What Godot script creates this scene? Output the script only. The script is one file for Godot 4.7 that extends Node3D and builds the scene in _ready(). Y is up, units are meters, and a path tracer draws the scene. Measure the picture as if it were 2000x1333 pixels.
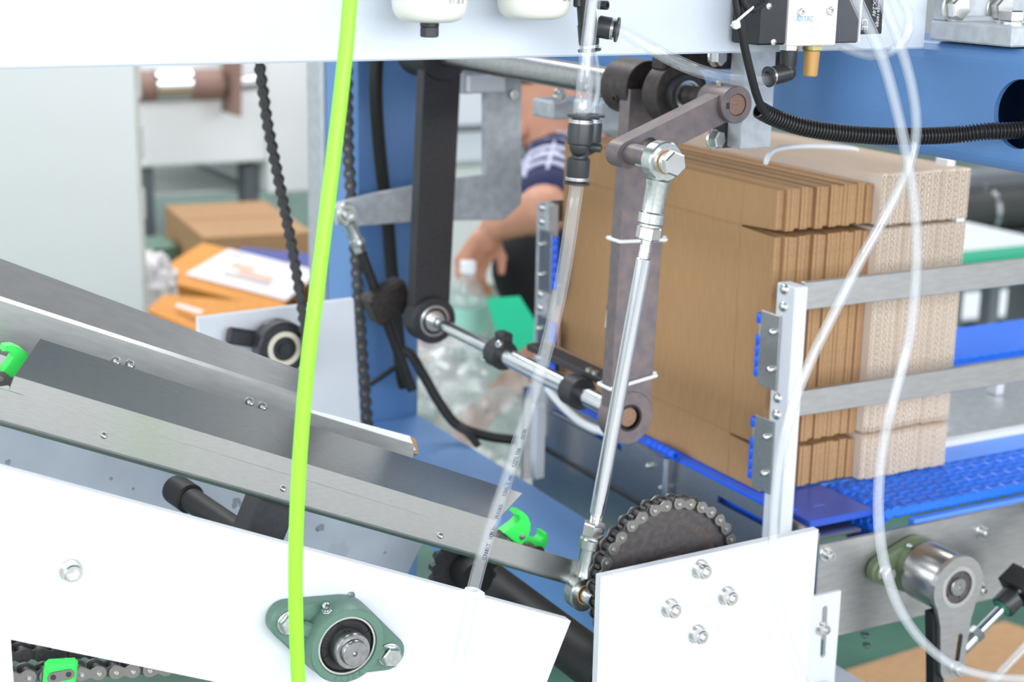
extends Node3D

# ---------- camera model (photograph taken as 2000 x 1333) ----------
const F := 3117.0
var eye := Vector3(0, 1.4, 0)
var turn := Basis.from_euler(Vector3(deg_to_rad(-14.4), deg_to_rad(-28.8), deg_to_rad(1.12)))
var M := {}
var cache := {}
var taken := {}
var rng := RandomNumberGenerator.new()

# points of the place: where the sight line of a photo point meets a plane of the machine
func ray(u, v) -> Vector3: return turn * Vector3((u - 1000.0) / F, -(v - 666.5) / F, -1.0)
func pz(u, v, z) -> Vector3:
	var r := ray(u, v)
	return eye + r * ((z - eye.z) / r.z)
func px(u, v, x) -> Vector3:
	var r := ray(u, v)
	return eye + r * ((x - eye.x) / r.x)
func py(u, v, y) -> Vector3:
	var r := ray(u, v)
	return eye + r * ((y - eye.y) / r.y)
func pd(u, v, d) -> Vector3: return eye + ray(u, v) * d

# ---------- mesh building ----------
class MB:
	var v := PackedVector3Array()
	var n := PackedVector3Array()
	var x := Transform3D()
	func at(t: Transform3D) -> MB:
		x = t
		return self
	func tri(a: Vector3, b: Vector3, c: Vector3, na: Vector3, nb: Vector3, nc: Vector3) -> void:
		var f := (b - a).cross(c - a)
		if f.length_squared() < 1e-22: return
		if f.dot(na + nb + nc) > 0.0:
			var s := b; b = c; c = s
			s = nb; nb = nc; nc = s
		v.append(x * a); v.append(x * b); v.append(x * c)
		n.append((x.basis * na).normalized()); n.append((x.basis * nb).normalized()); n.append((x.basis * nc).normalized())
	func quad(a: Vector3, b: Vector3, c: Vector3, d: Vector3, na: Vector3, nb: Vector3, nc: Vector3, nd: Vector3) -> void:
		tri(a, b, c, na, nb, nc)
		tri(a, c, d, na, nc, nd)
	func flat(a: Vector3, b: Vector3, c: Vector3, d: Vector3, out: Vector3) -> void:
		var f := (b - a).cross(d - a)
		if f.length_squared() < 1e-22: f = (c - b).cross(d - b)
		f = f.normalized()
		if f.dot(out) < 0: f = -f
		quad(a, b, c, d, f, f, f, f)
	func box(c: Vector3, s: Vector3, bev := 0.0) -> MB:
		var h := s / 2.0
		bev = minf(bev, minf(h.x, minf(h.y, h.z)) * 0.9)
		for ax in 3:
			var b1 := (ax + 1) % 3
			var b2 := (ax + 2) % 3
			for sg in [-1.0, 1.0]:
				var q := []
				for k in [[-1, -1], [1, -1], [1, 1], [-1, 1]]:
					var p := Vector3()
					p[ax] = sg * h[ax]; p[b1] = k[0] * (h[b1] - bev); p[b2] = k[1] * (h[b2] - bev)
					q.append(c + p)
				var o := Vector3(); o[ax] = sg
				flat(q[0], q[1], q[2], q[3], o)
			if bev > 0:
				for s1 in [-1.0, 1.0]:
					for s2 in [-1.0, 1.0]:
						var q := []
						for e in [[-1.0, 0], [1.0, 0], [1.0, 1], [-1.0, 1]]:
							var p := Vector3()
							p[ax] = e[0] * (h[ax] - bev)
							p[b1] = s1 * (h[b1] - (bev if e[1] == 0 else 0.0))
							p[b2] = s2 * (h[b2] - (0.0 if e[1] == 0 else bev))
							q.append(c + p)
						var o := Vector3(); o[b1] = s1; o[b2] = s2
						flat(q[0], q[1], q[2], q[3], o)
		if bev > 0:
			for sx in [-1.0, 1.0]:
				for sy in [-1.0, 1.0]:
					for sz in [-1.0, 1.0]:
						var o := Vector3(sx, sy, sz)
						var k := o * (h - Vector3.ONE * bev)
						var nn := o.normalized()
						tri(c + k + Vector3(sx * bev, 0, 0), c + k + Vector3(0, sy * bev, 0), c + k + Vector3(0, 0, sz * bev), nn, nn, nn)
		return self
	func span(a: Vector3, b: Vector3, bev := 0.0) -> MB:
		return box((a + b) / 2.0, (b - a).abs(), bev)
	# profile of (radius, height) points turned round y
	func lathe(p: Array, segs := 24, sharp := 35.0, a0 := 0.0, a1 := TAU) -> MB:
		var k := p.size() - 1
		var sn := []
		for i in k:
			var d: Vector2 = p[i + 1] - p[i]
			sn.append(Vector2(d.y, -d.x).normalized())
		for i in k:
			if p[i].distance_to(p[i + 1]) < 1e-7: continue
			var n0: Vector2 = sn[i]
			var n1: Vector2 = sn[i]
			if i > 0 and absf(rad_to_deg(sn[i - 1].angle_to(sn[i]))) < sharp: n0 = (sn[i] + sn[i - 1]).normalized()
			if i < k - 1 and absf(rad_to_deg(sn[i + 1].angle_to(sn[i]))) < sharp: n1 = (sn[i] + sn[i + 1]).normalized()
			for j in segs:
				var t0 := a0 + (a1 - a0) * j / segs
				var t1 := a0 + (a1 - a0) * (j + 1) / segs
				var c0 := Vector3(cos(t0), 0, sin(t0))
				var c1 := Vector3(cos(t1), 0, sin(t1))
				var u := Vector3.UP
				quad(c0 * p[i].x + u * p[i].y, c1 * p[i].x + u * p[i].y, c1 * p[i + 1].x + u * p[i + 1].y, c0 * p[i + 1].x + u * p[i + 1].y,
					c0 * n0.x + u * n0.y, c1 * n0.x + u * n0.y, c1 * n1.x + u * n1.y, c0 * n1.x + u * n1.y)
		return self
	# plain round bar from a to b with small chamfer
	func rod(a: Vector3, b: Vector3, r: float, segs := 20, ch := 0.0, r2 := -1.0) -> MB:
		var keep := x
		var d := b - a
		var L := d.length()
		var e := r if r2 < 0 else r2
		x = keep * Transform3D(MB.yto(d / L), a)
		if ch > 0: lathe([Vector2(0, 0), Vector2(r - ch, 0), Vector2(r, ch), Vector2(e, L - ch), Vector2(e - ch, L), Vector2(0, L)], segs)
		else: lathe([Vector2(0, 0), Vector2(r, 0), Vector2(e, L), Vector2(0, L)], segs)
		x = keep
		return self
	static func yto(d: Vector3) -> Basis:
		d = d.normalized()
		var s := Vector3.UP.cross(d) if absf(d.y) < 0.95 else Vector3.BACK.cross(d)
		s = s.normalized()
		return Basis(s, d, s.cross(d))
	func tube(pts: Array, r: float, segs := 14, radii := [], cap := true, invert := false) -> MB:
		var k := pts.size()
		var tang := []
		for i in k:
			tang.append((pts[mini(i + 1, k - 1)] - pts[maxi(i - 1, 0)]).normalized())
		var side: Vector3 = MB.yto(tang[0]).x
		var rings := []
		var norms := []
		for i in k:
			side = (side - tang[i] * side.dot(tang[i])).normalized()
			var up: Vector3 = tang[i].cross(side)
			var rr: float = r if radii.is_empty() else radii[i]
			var a := []
			var b := []
			for j in segs + 1:
				var t := TAU * j / segs
				var o := side * cos(t) + up * sin(t)
				a.append(pts[i] + o * rr)
				var slope := 0.0
				if not radii.is_empty():
					var i0 := maxi(i - 1, 0)
					var i1 := mini(i + 1, k - 1)
					slope = (radii[i1] - radii[i0]) / maxf(pts[i0].distance_to(pts[i1]), 1e-6)
				var nn: Vector3 = (o - tang[i] * slope).normalized()
				b.append(-nn if invert else nn)
			rings.append(a); norms.append(b)
		for i in k - 1:
			for j in segs:
				quad(rings[i][j], rings[i][j + 1], rings[i + 1][j + 1], rings[i + 1][j], norms[i][j], norms[i][j + 1], norms[i + 1][j + 1], norms[i + 1][j])
		if cap:
			for e in [0, k - 1]:
				var o: Vector3 = -tang[0] if e == 0 else tang[k - 1]
				for j in segs: tri(pts[e], rings[e][j], rings[e][j + 1], o, o, o)
		return self
	# polygon in x-y pushed from z0 to z1
	func prism(q: PackedVector2Array, z0: float, z1: float, bev := 0.0, sharp := 38.0) -> MB:
		if Geometry2D.is_polygon_clockwise(q): q.reverse()
		var k := q.size()
		var en := []
		for i in k:
			var d := (q[(i + 1) % k] - q[i]).normalized()
			en.append(Vector2(d.y, -d.x))
		var cap := q
		if bev > 0:
			cap = PackedVector2Array()
			for i in k:
				var a: Vector2 = en[(i + k - 1) % k]
				var b: Vector2 = en[i]
				cap.append(q[i] - (a + b) * bev / maxf(1.0 + a.dot(b), 0.3))
		var idx := Geometry2D.triangulate_polygon(cap)
		for i in range(0, idx.size(), 3):
			for e in [[z1, Vector3.BACK], [z0, Vector3.FORWARD]]:
				var a := cap[idx[i]]; var b := cap[idx[i + 1]]; var c := cap[idx[i + 2]]
				tri(Vector3(a.x, a.y, e[0]), Vector3(b.x, b.y, e[0]), Vector3(c.x, c.y, e[0]), e[1], e[1], e[1])
		for i in k:
			var j := (i + 1) % k
			var n0: Vector2 = en[i]
			var n1: Vector2 = en[i]
			if absf(rad_to_deg(en[(i + k - 1) % k].angle_to(en[i]))) < sharp: n0 = (en[i] + en[(i + k - 1) % k]).normalized()
			if absf(rad_to_deg(en[j].angle_to(en[i]))) < sharp: n1 = (en[i] + en[j]).normalized()
			var N0 := Vector3(n0.x, n0.y, 0)
			var N1 := Vector3(n1.x, n1.y, 0)
			quad(Vector3(q[i].x, q[i].y, z0 + bev), Vector3(q[j].x, q[j].y, z0 + bev), Vector3(q[j].x, q[j].y, z1 - bev), Vector3(q[i].x, q[i].y, z1 - bev), N0, N1, N1, N0)
			if bev > 0:
				for e in [[z1 - bev, z1, Vector3.BACK], [z0 + bev, z0, Vector3.FORWARD]]:
					var o0: Vector3 = (N0 + e[2]).normalized()
					var o1: Vector3 = (N1 + e[2]).normalized()
					quad(Vector3(q[i].x, q[i].y, e[0]), Vector3(q[j].x, q[j].y, e[0]), Vector3(cap[j].x, cap[j].y, e[1]), Vector3(cap[i].x, cap[i].y, e[1]), o0, o1, o1, o0)
		return self
	static func hit(q: PackedVector2Array, c: Vector2, a: float) -> Vector2:
		var d := Vector2(cos(a), sin(a)) * 100.0
		var best := c
		var far := 1e9
		for i in q.size():
			var h = Geometry2D.segment_intersects_segment(c, c + d, q[i], q[(i + 1) % q.size()])
			if h != null and c.distance_to(h) < far:
				far = c.distance_to(h); best = h
		return best
	# plate with one opening; both outlines are seen whole from the opening's middle
	func holed(q: PackedVector2Array, hole: PackedVector2Array, z0: float, z1: float) -> MB:
		var c := Vector2()
		for p in hole: c += p / hole.size()
		var an := []
		for p in q: an.append((p - c).angle())
		for p in hole: an.append((p - c).angle())
		an.sort()
		var use := []
		for a in an:
			if use.is_empty() or a - use[-1] > 1e-4: use.append(a)
		var k := use.size()
		var A := []
		var B := []
		for a in use:
			A.append(MB.hit(q, c, a)); B.append(MB.hit(hole, c, a))
		for i in k:
			var j := (i + 1) % k
			for e in [[z1, Vector3.BACK], [z0, Vector3.FORWARD]]:
				flat(Vector3(A[i].x, A[i].y, e[0]), Vector3(A[j].x, A[j].y, e[0]), Vector3(B[j].x, B[j].y, e[0]), Vector3(B[i].x, B[i].y, e[0]), e[1])
			var o: Vector2 = (A[j] - A[i]).orthogonal()
			if o.dot(A[i] - c) < 0: o = -o
			flat(Vector3(A[i].x, A[i].y, z0), Vector3(A[j].x, A[j].y, z0), Vector3(A[j].x, A[j].y, z1), Vector3(A[i].x, A[i].y, z1), Vector3(o.x, o.y, 0))
			var w: Vector2 = c - B[i]
			flat(Vector3(B[i].x, B[i].y, z0), Vector3(B[j].x, B[j].y, z0), Vector3(B[j].x, B[j].y, z1), Vector3(B[i].x, B[i].y, z1), Vector3(w.x, w.y, 0))
		return self
	# flat sheet of the given thickness through four corners
	func sheet(a: Vector3, b: Vector3, c: Vector3, d: Vector3, t: float) -> MB:
		var nn := (b - a).cross(d - a).normalized()
		var o := nn * t
		var m := (a + b + c + d) / 4.0
		flat(a, b, c, d, nn)
		flat(a - o, b - o, c - o, d - o, -nn)
		for e in [[a, b], [b, c], [c, d], [d, a]]:
			flat(e[0], e[1], e[1] - o, e[0] - o, (e[0] + e[1]) / 2.0 - m)
		return self
	# cap-screw head with hexagonal socket, sitting on y = 0
	func socket(R: float, H: float) -> MB:
		var ch := R * 0.12
		lathe([Vector2(0, 0), Vector2(R, 0), Vector2(R, H - ch), Vector2(R - ch, H)], 24)
		var h := R * 0.56
		for j in 24:
			var t0 := TAU * j / 24.0
			var t1 := TAU * (j + 1) / 24.0
			var q := []
			for t in [t0, t1]:
				var k := fposmod(t, PI / 3) - PI / 6
				q.append([Vector3(cos(t), 0, sin(t)) * (R - ch), Vector3(cos(t), 0, sin(t)) * (h / cos(k))])
			var U := Vector3.UP
			flat(q[0][0] + U * H, q[1][0] + U * H, q[1][1] + U * H, q[0][1] + U * H, U)
			flat(q[0][1] + U * H, q[1][1] + U * H, q[1][1] + U * H * 0.4, q[0][1] + U * H * 0.4, -q[0][1])
			tri(U * H * 0.4, q[0][1] + U * H * 0.4, q[1][1] + U * H * 0.4, U, U, U)
		return self
	# hexagon nut or bolt head from y = a to b with rounded-off corners
	func hexa(R: float, a: float, b: float, ang := 0.0) -> MB:
		var lo := []
		for j in 6: lo.append(Vector3(cos(ang + j * PI / 3), 0, sin(ang + j * PI / 3)))
		var ch := R * 0.1
		var U := Vector3.UP
		for j in 6:
			var p: Vector3 = lo[j]
			var q: Vector3 = lo[(j + 1) % 6]
			flat(p * R + U * (a + ch), q * R + U * (a + ch), q * R + U * (b - ch), p * R + U * (b - ch), p + q)
			flat(p * R + U * (b - ch), q * R + U * (b - ch), q * R * 0.86 + U * b, p * R * 0.86 + U * b, p + q + U * 3)
			flat(p * R + U * (a + ch), q * R + U * (a + ch), q * R * 0.86 + U * a, p * R * 0.86 + U * a, p + q - U * 3)
			tri(U * b, p * R * 0.86 + U * b, q * R * 0.86 + U * b, U, U, U)
			tri(U * a, p * R * 0.86 + U * a, q * R * 0.86 + U * a, -U, -U, -U)
		return self
	func ball(c: Vector3, r: float, segs := 16, squash := 1.0) -> MB:
		var keep := x
		x = keep * Transform3D(Basis(), c)
		var p := []
		for i in 9: p.append(Vector2(sin(PI * i / 8.0) * r, -cos(PI * i / 8.0) * r * squash))
		lathe(p, segs, 60)
		x = keep
		return self
	func mesh() -> ArrayMesh:
		var m := ArrayMesh.new()
		var a := []
		a.resize(Mesh.ARRAY_MAX)
		a[Mesh.ARRAY_VERTEX] = v
		a[Mesh.ARRAY_NORMAL] = n
		m.add_surface_from_arrays(Mesh.PRIMITIVE_TRIANGLES, a)
		return m

func mb(o := Vector3.ZERO, b := Basis()) -> MB: return MB.new().at(Transform3D(b, o))
func along(dir: Vector3, o: Vector3) -> MB: return MB.new().at(Transform3D(MB.yto(dir), o))

func numbered(called: String) -> String:
	taken[called] = taken.get(called, -1) + 1
	return called if taken[called] == 0 else "%s_%03d" % [called, taken[called]]

func thing(called: String, label: String, category: String, group := "", kind := "") -> Node3D:
	var o := Node3D.new()
	o.name = numbered(called)
	add_child(o)
	o.set_meta("label", label)
	o.set_meta("category", category)
	if group: o.set_meta("group", group)
	if kind: o.set_meta("kind", kind)
	return o

func part(parent: Node, called: String, b: MB, mat: Material, label := "") -> MeshInstance3D:
	return inst(parent, called, b.mesh(), mat, Transform3D(), label)

func inst(parent: Node, called: String, mesh: Mesh, mat: Material, t := Transform3D(), label := "") -> MeshInstance3D:
	var o := MeshInstance3D.new()
	o.name = called
	o.mesh = mesh
	o.material_override = mat
	o.transform = t
	parent.add_child(o, true)
	if label: o.set_meta("label", label)
	return o

# the same part with its own axes turned, so that its grain runs with it
func turned_part(parent: Node, called: String, b: MB, m: Material, ang: float) -> MeshInstance3D:
	var t := Transform3D(Basis(Vector3.BACK, ang), b.v[0])
	var w := t.affine_inverse()
	for i in b.v.size():
		b.v[i] = w * b.v[i]
		b.n[i] = w.basis * b.n[i]
	return inst(parent, called, b.mesh(), m, t)

func struct(called: String, b: MB, mat: Material) -> MeshInstance3D:
	var o := part(self, called, b, mat)
	o.set_meta("kind", "structure")
	return o

# Catmull-Rom through the points, n steps for each stretch
func smooth(p: Array, n := 8) -> Array:
	var out := []
	var k := p.size()
	for i in k - 1:
		var a: Vector3 = p[maxi(i - 1, 0)]
		var d: Vector3 = p[mini(i + 2, k - 1)]
		for j in n: out.append(p[i].cubic_interpolate(p[i + 1], a, d, float(j) / n))
	out.append(p[k - 1])
	return out

func even(p: Array, step: float) -> Array:
	var c := Curve3D.new()
	c.bake_interval = step / 4.0
	for q in p: c.add_point(q)
	var L := c.get_baked_length()
	var out := []
	var k := int(L / step)
	for i in k + 1: out.append(c.sample_baked(L * i / k))
	return out

func bolt(parent: Node, p: Vector3, dir: Vector3, R: float, H: float, W: float, style := "socket", mat: Material = null, turned := 0.0) -> MeshInstance3D:
	var m: Material = mat if mat else M.stainless
	var key := "%s %f %f %f" % [style, R, H, turned]
	if not cache.has(key):
		var b := mb()
		if style == "socket": b.socket(R, H)
		elif style == "hex": b.hexa(R, 0, H, turned)
		else: b.lathe([Vector2(0, 0), Vector2(R, 0), Vector2(R * 0.9, H * 0.5), Vector2(R * 0.6, H * 0.87), Vector2(R * 0.32, H), Vector2(R * 0.3, H * 0.6), Vector2(0, H * 0.6)], 18, 40)
		cache[key] = b.mesh()
	var wt := 0.0
	if W > 0:
		wt = W * 0.17
	var o := inst(parent, "bolt", cache[key], m, Transform3D(MB.yto(dir), p + dir.normalized() * wt))
	if W > 0:
		var wk := "w %f" % W
		if not cache.has(wk): cache[wk] = mb().lathe([Vector2(0, -wt), Vector2(W, -wt), Vector2(W, -wt * 0.2), Vector2(W * 0.96, 0), Vector2(0, 0)], 24).mesh()
		inst(o, "washer", cache[wk], m)
	return o

func word(parent: Node, called: String, s: String, t: Transform3D, h: float, mat: Material, deep := 0.0003, fontname := "Droid Sans") -> MeshInstance3D:
	var tm := TextMesh.new()
	var f := SystemFont.new()
	f.font_names = PackedStringArray([fontname])
	tm.font = f
	tm.text = s
	tm.font_size = 40
	tm.pixel_size = h / (40 * 0.72)
	tm.depth = deep
	tm.curve_step = 2.0
	return inst(parent, called, tm, mat, t)

# ---------- materials ----------
func noise(freq: float, oct := 4, seed_ := 1, kind := FastNoiseLite.TYPE_SIMPLEX_SMOOTH) -> FastNoiseLite:
	var f := FastNoiseLite.new()
	f.noise_type = kind
	f.frequency = freq
	f.fractal_octaves = oct
	f.seed = seed_
	return f

func tex(f: FastNoiseLite, lo: Color, hi: Color, size := 512, normal := false, bump := 2.0) -> NoiseTexture2D:
	var t := NoiseTexture2D.new()
	t.width = size; t.height = size
	t.seamless = true
	t.noise = f
	if normal:
		t.as_normal_map = true
		t.bump_strength = bump
	else:
		var g := Gradient.new()
		g.set_color(0, lo); g.set_color(1, hi)
		t.color_ramp = g
	return t

func mat(called: String, c: Color, rough := 0.5, metal := 0.0) -> StandardMaterial3D:
	var m := StandardMaterial3D.new()
	m.resource_name = called
	m.albedo_color = c
	m.roughness = rough
	m.metallic = metal
	M[called] = m
	return m

func grain(m: StandardMaterial3D, f: FastNoiseLite, lo: float, hi: float, scale: Vector3, world := false) -> void:
	m.albedo_texture = tex(f, Color(lo, lo, lo), Color(hi, hi, hi))
	m.uv1_triplanar = true
	m.uv1_world_triplanar = world
	m.uv1_scale = scale

func bumps(m: StandardMaterial3D, f: FastNoiseLite, strength: float, scale: Vector3) -> void:
	m.normal_enabled = true
	m.normal_texture = tex(f, Color.BLACK, Color.WHITE, 512, true, 4.0)
	m.normal_scale = strength
	m.uv1_triplanar = true
	m.uv1_scale = scale

func materials() -> void:
	var m: StandardMaterial3D
	m = mat("white_paint", Color(0.85, 0.865, 0.89), 0.42); bumps(m, noise(0.05, 3, 3), 0.10, Vector3.ONE * 8)
	m = mat("machine_white", Color(0.95, 0.955, 0.96), 0.5)
	m = mat("grey_paint", Color(0.80, 0.83, 0.87), 0.4); bumps(m, noise(0.05, 3, 4), 0.10, Vector3.ONE * 8)
	m = mat("bracket_grey", Color(0.78, 0.80, 0.82), 0.4); grain(m, noise(0.02, 4, 5), 0.86, 1.0, Vector3.ONE * 5)
	m = mat("blue_paint", Color(0.36, 0.53, 0.74), 0.42); bumps(m, noise(0.05, 3, 6), 0.12, Vector3.ONE * 8)
	m = mat("brushed", Color(0.76, 0.76, 0.75), 0.28, 1.0); grain(m, noise(0.05, 3, 7), 0.88, 1.0, Vector3(3, 90, 90))
	m = mat("brushed_soft", Color(0.76, 0.76, 0.76), 0.36, 1.0); grain(m, noise(0.02, 4, 8), 0.92, 1.0, Vector3(3, 14, 14))
	m = mat("stainless", Color(0.86, 0.86, 0.85), 0.25, 1.0)
	m = mat("zinc", Color(0.84, 0.86, 0.85), 0.28, 1.0); grain(m, noise(0.03, 3, 9), 0.88, 1.0, Vector3.ONE * 12)
	m = mat("chrome", Color(0.88, 0.89, 0.90), 0.16, 1.0)
	m = mat("ground_steel", Color(0.72, 0.72, 0.72), 0.3, 1.0); grain(m, noise(0.02, 4, 10), 0.82, 1.0, Vector3.ONE * 12)
	m = mat("oxide_steel", Color(0.54, 0.505, 0.51), 0.48, 0.6)
	var t := tex(noise(0.012, 4, 11), Color(0.80, 0.82, 0.86), Color(1.0, 0.95, 0.91))
	m.albedo_texture = t; m.uv1_triplanar = true; m.uv1_scale = Vector3.ONE * 8
	m = mat("dark_oxide", Color(0.31, 0.275, 0.265), 0.5, 0.5); grain(m, noise(0.02, 4, 12), 0.7, 1.0, Vector3.ONE * 10)
	m = mat("copper_end", Color(0.70, 0.56, 0.48), 0.38, 0.8); grain(m, noise(0.03, 4, 13), 0.8, 1.0, Vector3.ONE * 20)
	m = mat("black_metal", Color(0.24, 0.24, 0.255), 0.48, 0.35); grain(m, noise(0.03, 3, 14), 0.85, 1.0, Vector3.ONE * 10)
	m = mat("black_plastic", Color(0.17, 0.175, 0.185), 0.36)
	m = mat("black_rubber", Color(0.085, 0.085, 0.09), 0.55)
	m = mat("conduit_black", Color(0.13, 0.13, 0.135), 0.3)
	m = mat("chain_steel", Color(0.55, 0.54, 0.53), 0.38, 0.9)
	m = mat("chain_dark", Color(0.31, 0.305, 0.305), 0.45, 0.6)
	m = mat("pin_steel", Color(0.80, 0.78, 0.74), 0.3, 1.0)
	m = mat("sprocket_dark", Color(0.40, 0.375, 0.375), 0.55, 0.45); grain(m, noise(0.02, 4, 15), 0.78, 1.0, Vector3.ONE * 12)
	m = mat("green_cast", Color(0.36, 0.49, 0.43), 0.42); bumps(m, noise(0.06, 3, 16), 0.35, Vector3.ONE * 12)
	m = mat("olive_cast", Color(0.40, 0.46, 0.34), 0.38); bumps(m, noise(0.05, 3, 17), 0.2, Vector3.ONE * 12)
	m = mat("cardboard", Color(0.72, 0.56, 0.385), 0.85); grain(m, noise(0.02, 5, 18), 0.90, 1.0, Vector3(4, 2, 40))
	m = mat("cardboard_edge", Color(0.78, 0.62, 0.45), 0.9); grain(m, noise(0.06, 4, 19), 0.80, 1.0, Vector3(30, 6, 30))
	m = mat("flute_pale", Color(0.93, 0.87, 0.80), 0.9)
	m = mat("carton_brown", Color(0.70, 0.55, 0.40), 0.85); grain(m, noise(0.02, 4, 20), 0.92, 1.0, Vector3.ONE * 3)
	m = mat("carton_orange", Color(0.86, 0.58, 0.25), 0.75); grain(m, noise(0.02, 4, 21), 0.9, 1.0, Vector3.ONE * 3)
	m = mat("paper_white", Color(0.90, 0.88, 0.89), 0.8)
	m = mat("print_red", Color(0.92, 0.70, 0.62), 0.8)
	m = mat("print_grey", Color(0.70, 0.69, 0.69), 0.8)
	m = mat("belt_blue", Color(0.14, 0.44, 0.90), 0.38)
	m = mat("roller_blue", Color(0.11, 0.39, 0.93), 0.35)
	m = mat("plate_blue", Color(0.22, 0.38, 0.82), 0.3); grain(m, noise(0.03, 4, 22), 0.85, 1.0, Vector3(20, 20, 20))
	m = mat("navy", Color(0.10, 0.17, 0.52), 0.5)
	m = mat("strip_blue", Color(0.35, 0.56, 0.92), 0.5)
	m = mat("lime", Color(0.60, 0.95, 0.22), 0.42)
	m = mat("carrier_green", Color(0.22, 0.90, 0.36), 0.45)
	m = mat("tie_white", Color(0.92, 0.93, 0.94), 0.45)
	m = mat("bowl_white", Color(0.90, 0.90, 0.86), 0.3)
	m = mat("valve_white", Color(0.90, 0.90, 0.90), 0.4)
	m = mat("valve_black", Color(0.10, 0.105, 0.11), 0.38)
	m = mat("valve_grey", Color(0.25, 0.25, 0.27), 0.42)
	m = mat("print_blue", Color(0.16, 0.55, 0.85), 0.6)
	m = mat("print_dark", Color(0.42, 0.42, 0.45), 0.6)
	m = mat("print_white", Color(0.9, 0.9, 0.9), 0.6)
	m = mat("print_navy", Color(0.16, 0.22, 0.36), 0.6)
	m = mat("bronze", Color(0.80, 0.62, 0.38), 0.6, 0.3); bumps(m, noise(0.15, 2, 23), 0.8, Vector3.ONE * 40)
	m = mat("brass", Color(0.74, 0.68, 0.46), 0.3, 0.9)
	m = mat("seal_black", Color(0.12, 0.12, 0.13), 0.4)
	m = mat("cream", Color(0.86, 0.83, 0.74), 0.5)
	m = mat("floor_grey", Color(0.80, 0.80, 0.79), 0.5); grain(m, noise(0.01, 5, 28), 0.85, 1.0, Vector3.ONE * 0.7, true)
	m = mat("floor_green", Color(0.30, 0.46, 0.40), 0.3); grain(m, noise(0.01, 5, 24), 0.80, 1.0, Vector3.ONE * 0.8, true)
	m = mat("wall_white", Color(0.86, 0.87, 0.88), 0.7)
	m = mat("wall_lower", Color(0.80, 0.81, 0.80), 0.7)
	m = mat("ceiling_grey", Color(0.30, 0.31, 0.32), 0.8)
	m = mat("steel_frame", Color(0.42, 0.44, 0.46), 0.6)
	m = mat("panel_pale", Color(0.91, 0.92, 0.91), 0.55)
	m = mat("foam_edge", Color(0.80, 0.79, 0.76), 0.9); bumps(m, noise(0.05, 3, 25), 0.8, Vector3.ONE * 6)
	m = mat("roller_brown", Color(0.56, 0.44, 0.40), 0.55)
	m = mat("skin", Color(0.74, 0.53, 0.43), 0.55); m.subsurf_scatter_enabled = true; m.subsurf_scatter_strength = 0.1
	m = mat("hair_black", Color(0.05, 0.045, 0.045), 0.6)
	m = mat("shirt_navy", Color(0.11, 0.13, 0.30), 0.85)
	m = mat("shirt_stripe", Color(0.80, 0.80, 0.88), 0.85)
	m = mat("trousers_black", Color(0.045, 0.05, 0.06), 0.9)
	m = mat("bag_green", Color(0.10, 0.74, 0.55), 0.5)
	m = mat("aluminium", Color(0.80, 0.82, 0.84), 0.36, 0.85); grain(m, noise(0.02, 4, 26), 0.9, 1.0, Vector3.ONE * 5)
	m = mat("motor_dark", Color(0.20, 0.21, 0.21), 0.5)
	m = mat("mat_teal", Color(0.16, 0.62, 0.48), 0.6)
	m = mat("plate_steelblue", Color(0.78, 0.81, 0.86), 0.45); grain(m, noise(0.008, 5, 27), 0.93, 1.0, Vector3.ONE * 3)
	m = mat("label_teal", Color(0.62, 0.84, 0.77), 0.6)
	m = mat("dirt", Color(0.60, 0.62, 0.65), 0.8)
	m = mat("plate_smudge", Color(0.72, 0.75, 0.80), 0.6)
	m = mat("tube_clear", Color(0.95, 0.97, 0.99, 0.055), 0.03)
	m.transparency = BaseMaterial3D.TRANSPARENCY_ALPHA
	m = mat("tube_milky", Color(0.95, 0.97, 0.99, 0.12), 0.05)
	m.transparency = BaseMaterial3D.TRANSPARENCY_ALPHA
	m = mat("bag_film", Color(0.92, 0.95, 0.94, 0.15), 0.15)
	m.transparency = BaseMaterial3D.TRANSPARENCY_ALPHA
	m = mat("bottle_film", Color(0.88, 0.94, 0.93, 0.30), 0.1)
	m.transparency = BaseMaterial3D.TRANSPARENCY_ALPHA
	m = mat("glass_pane", Color(0.95, 0.97, 1.0, 0.05), 0.02)
	m.transparency = BaseMaterial3D.TRANSPARENCY_ALPHA
	m = mat("lamp_glow", Color(1, 1, 1), 0.5)
	m.emission_enabled = true; m.emission = Color(1.0, 1.0, 1.0); m.emission_energy_multiplier = 2.0

func area(called: String, p: Vector3, dir: Vector3, size: Vector2, energy: float) -> void:
	var l := AreaLight3D.new()
	l.name = called
	l.area_size = size
	l.light_energy = energy
	l.light_color = Color(0.985, 0.992, 1.0)
	l.shadow_enabled = true
	l.area_range = 40.0
	l.transform = Transform3D(Basis.looking_at(dir, Vector3.UP if absf(dir.y) < 0.9 else Vector3.FORWARD), p)
	add_child(l)

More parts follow.
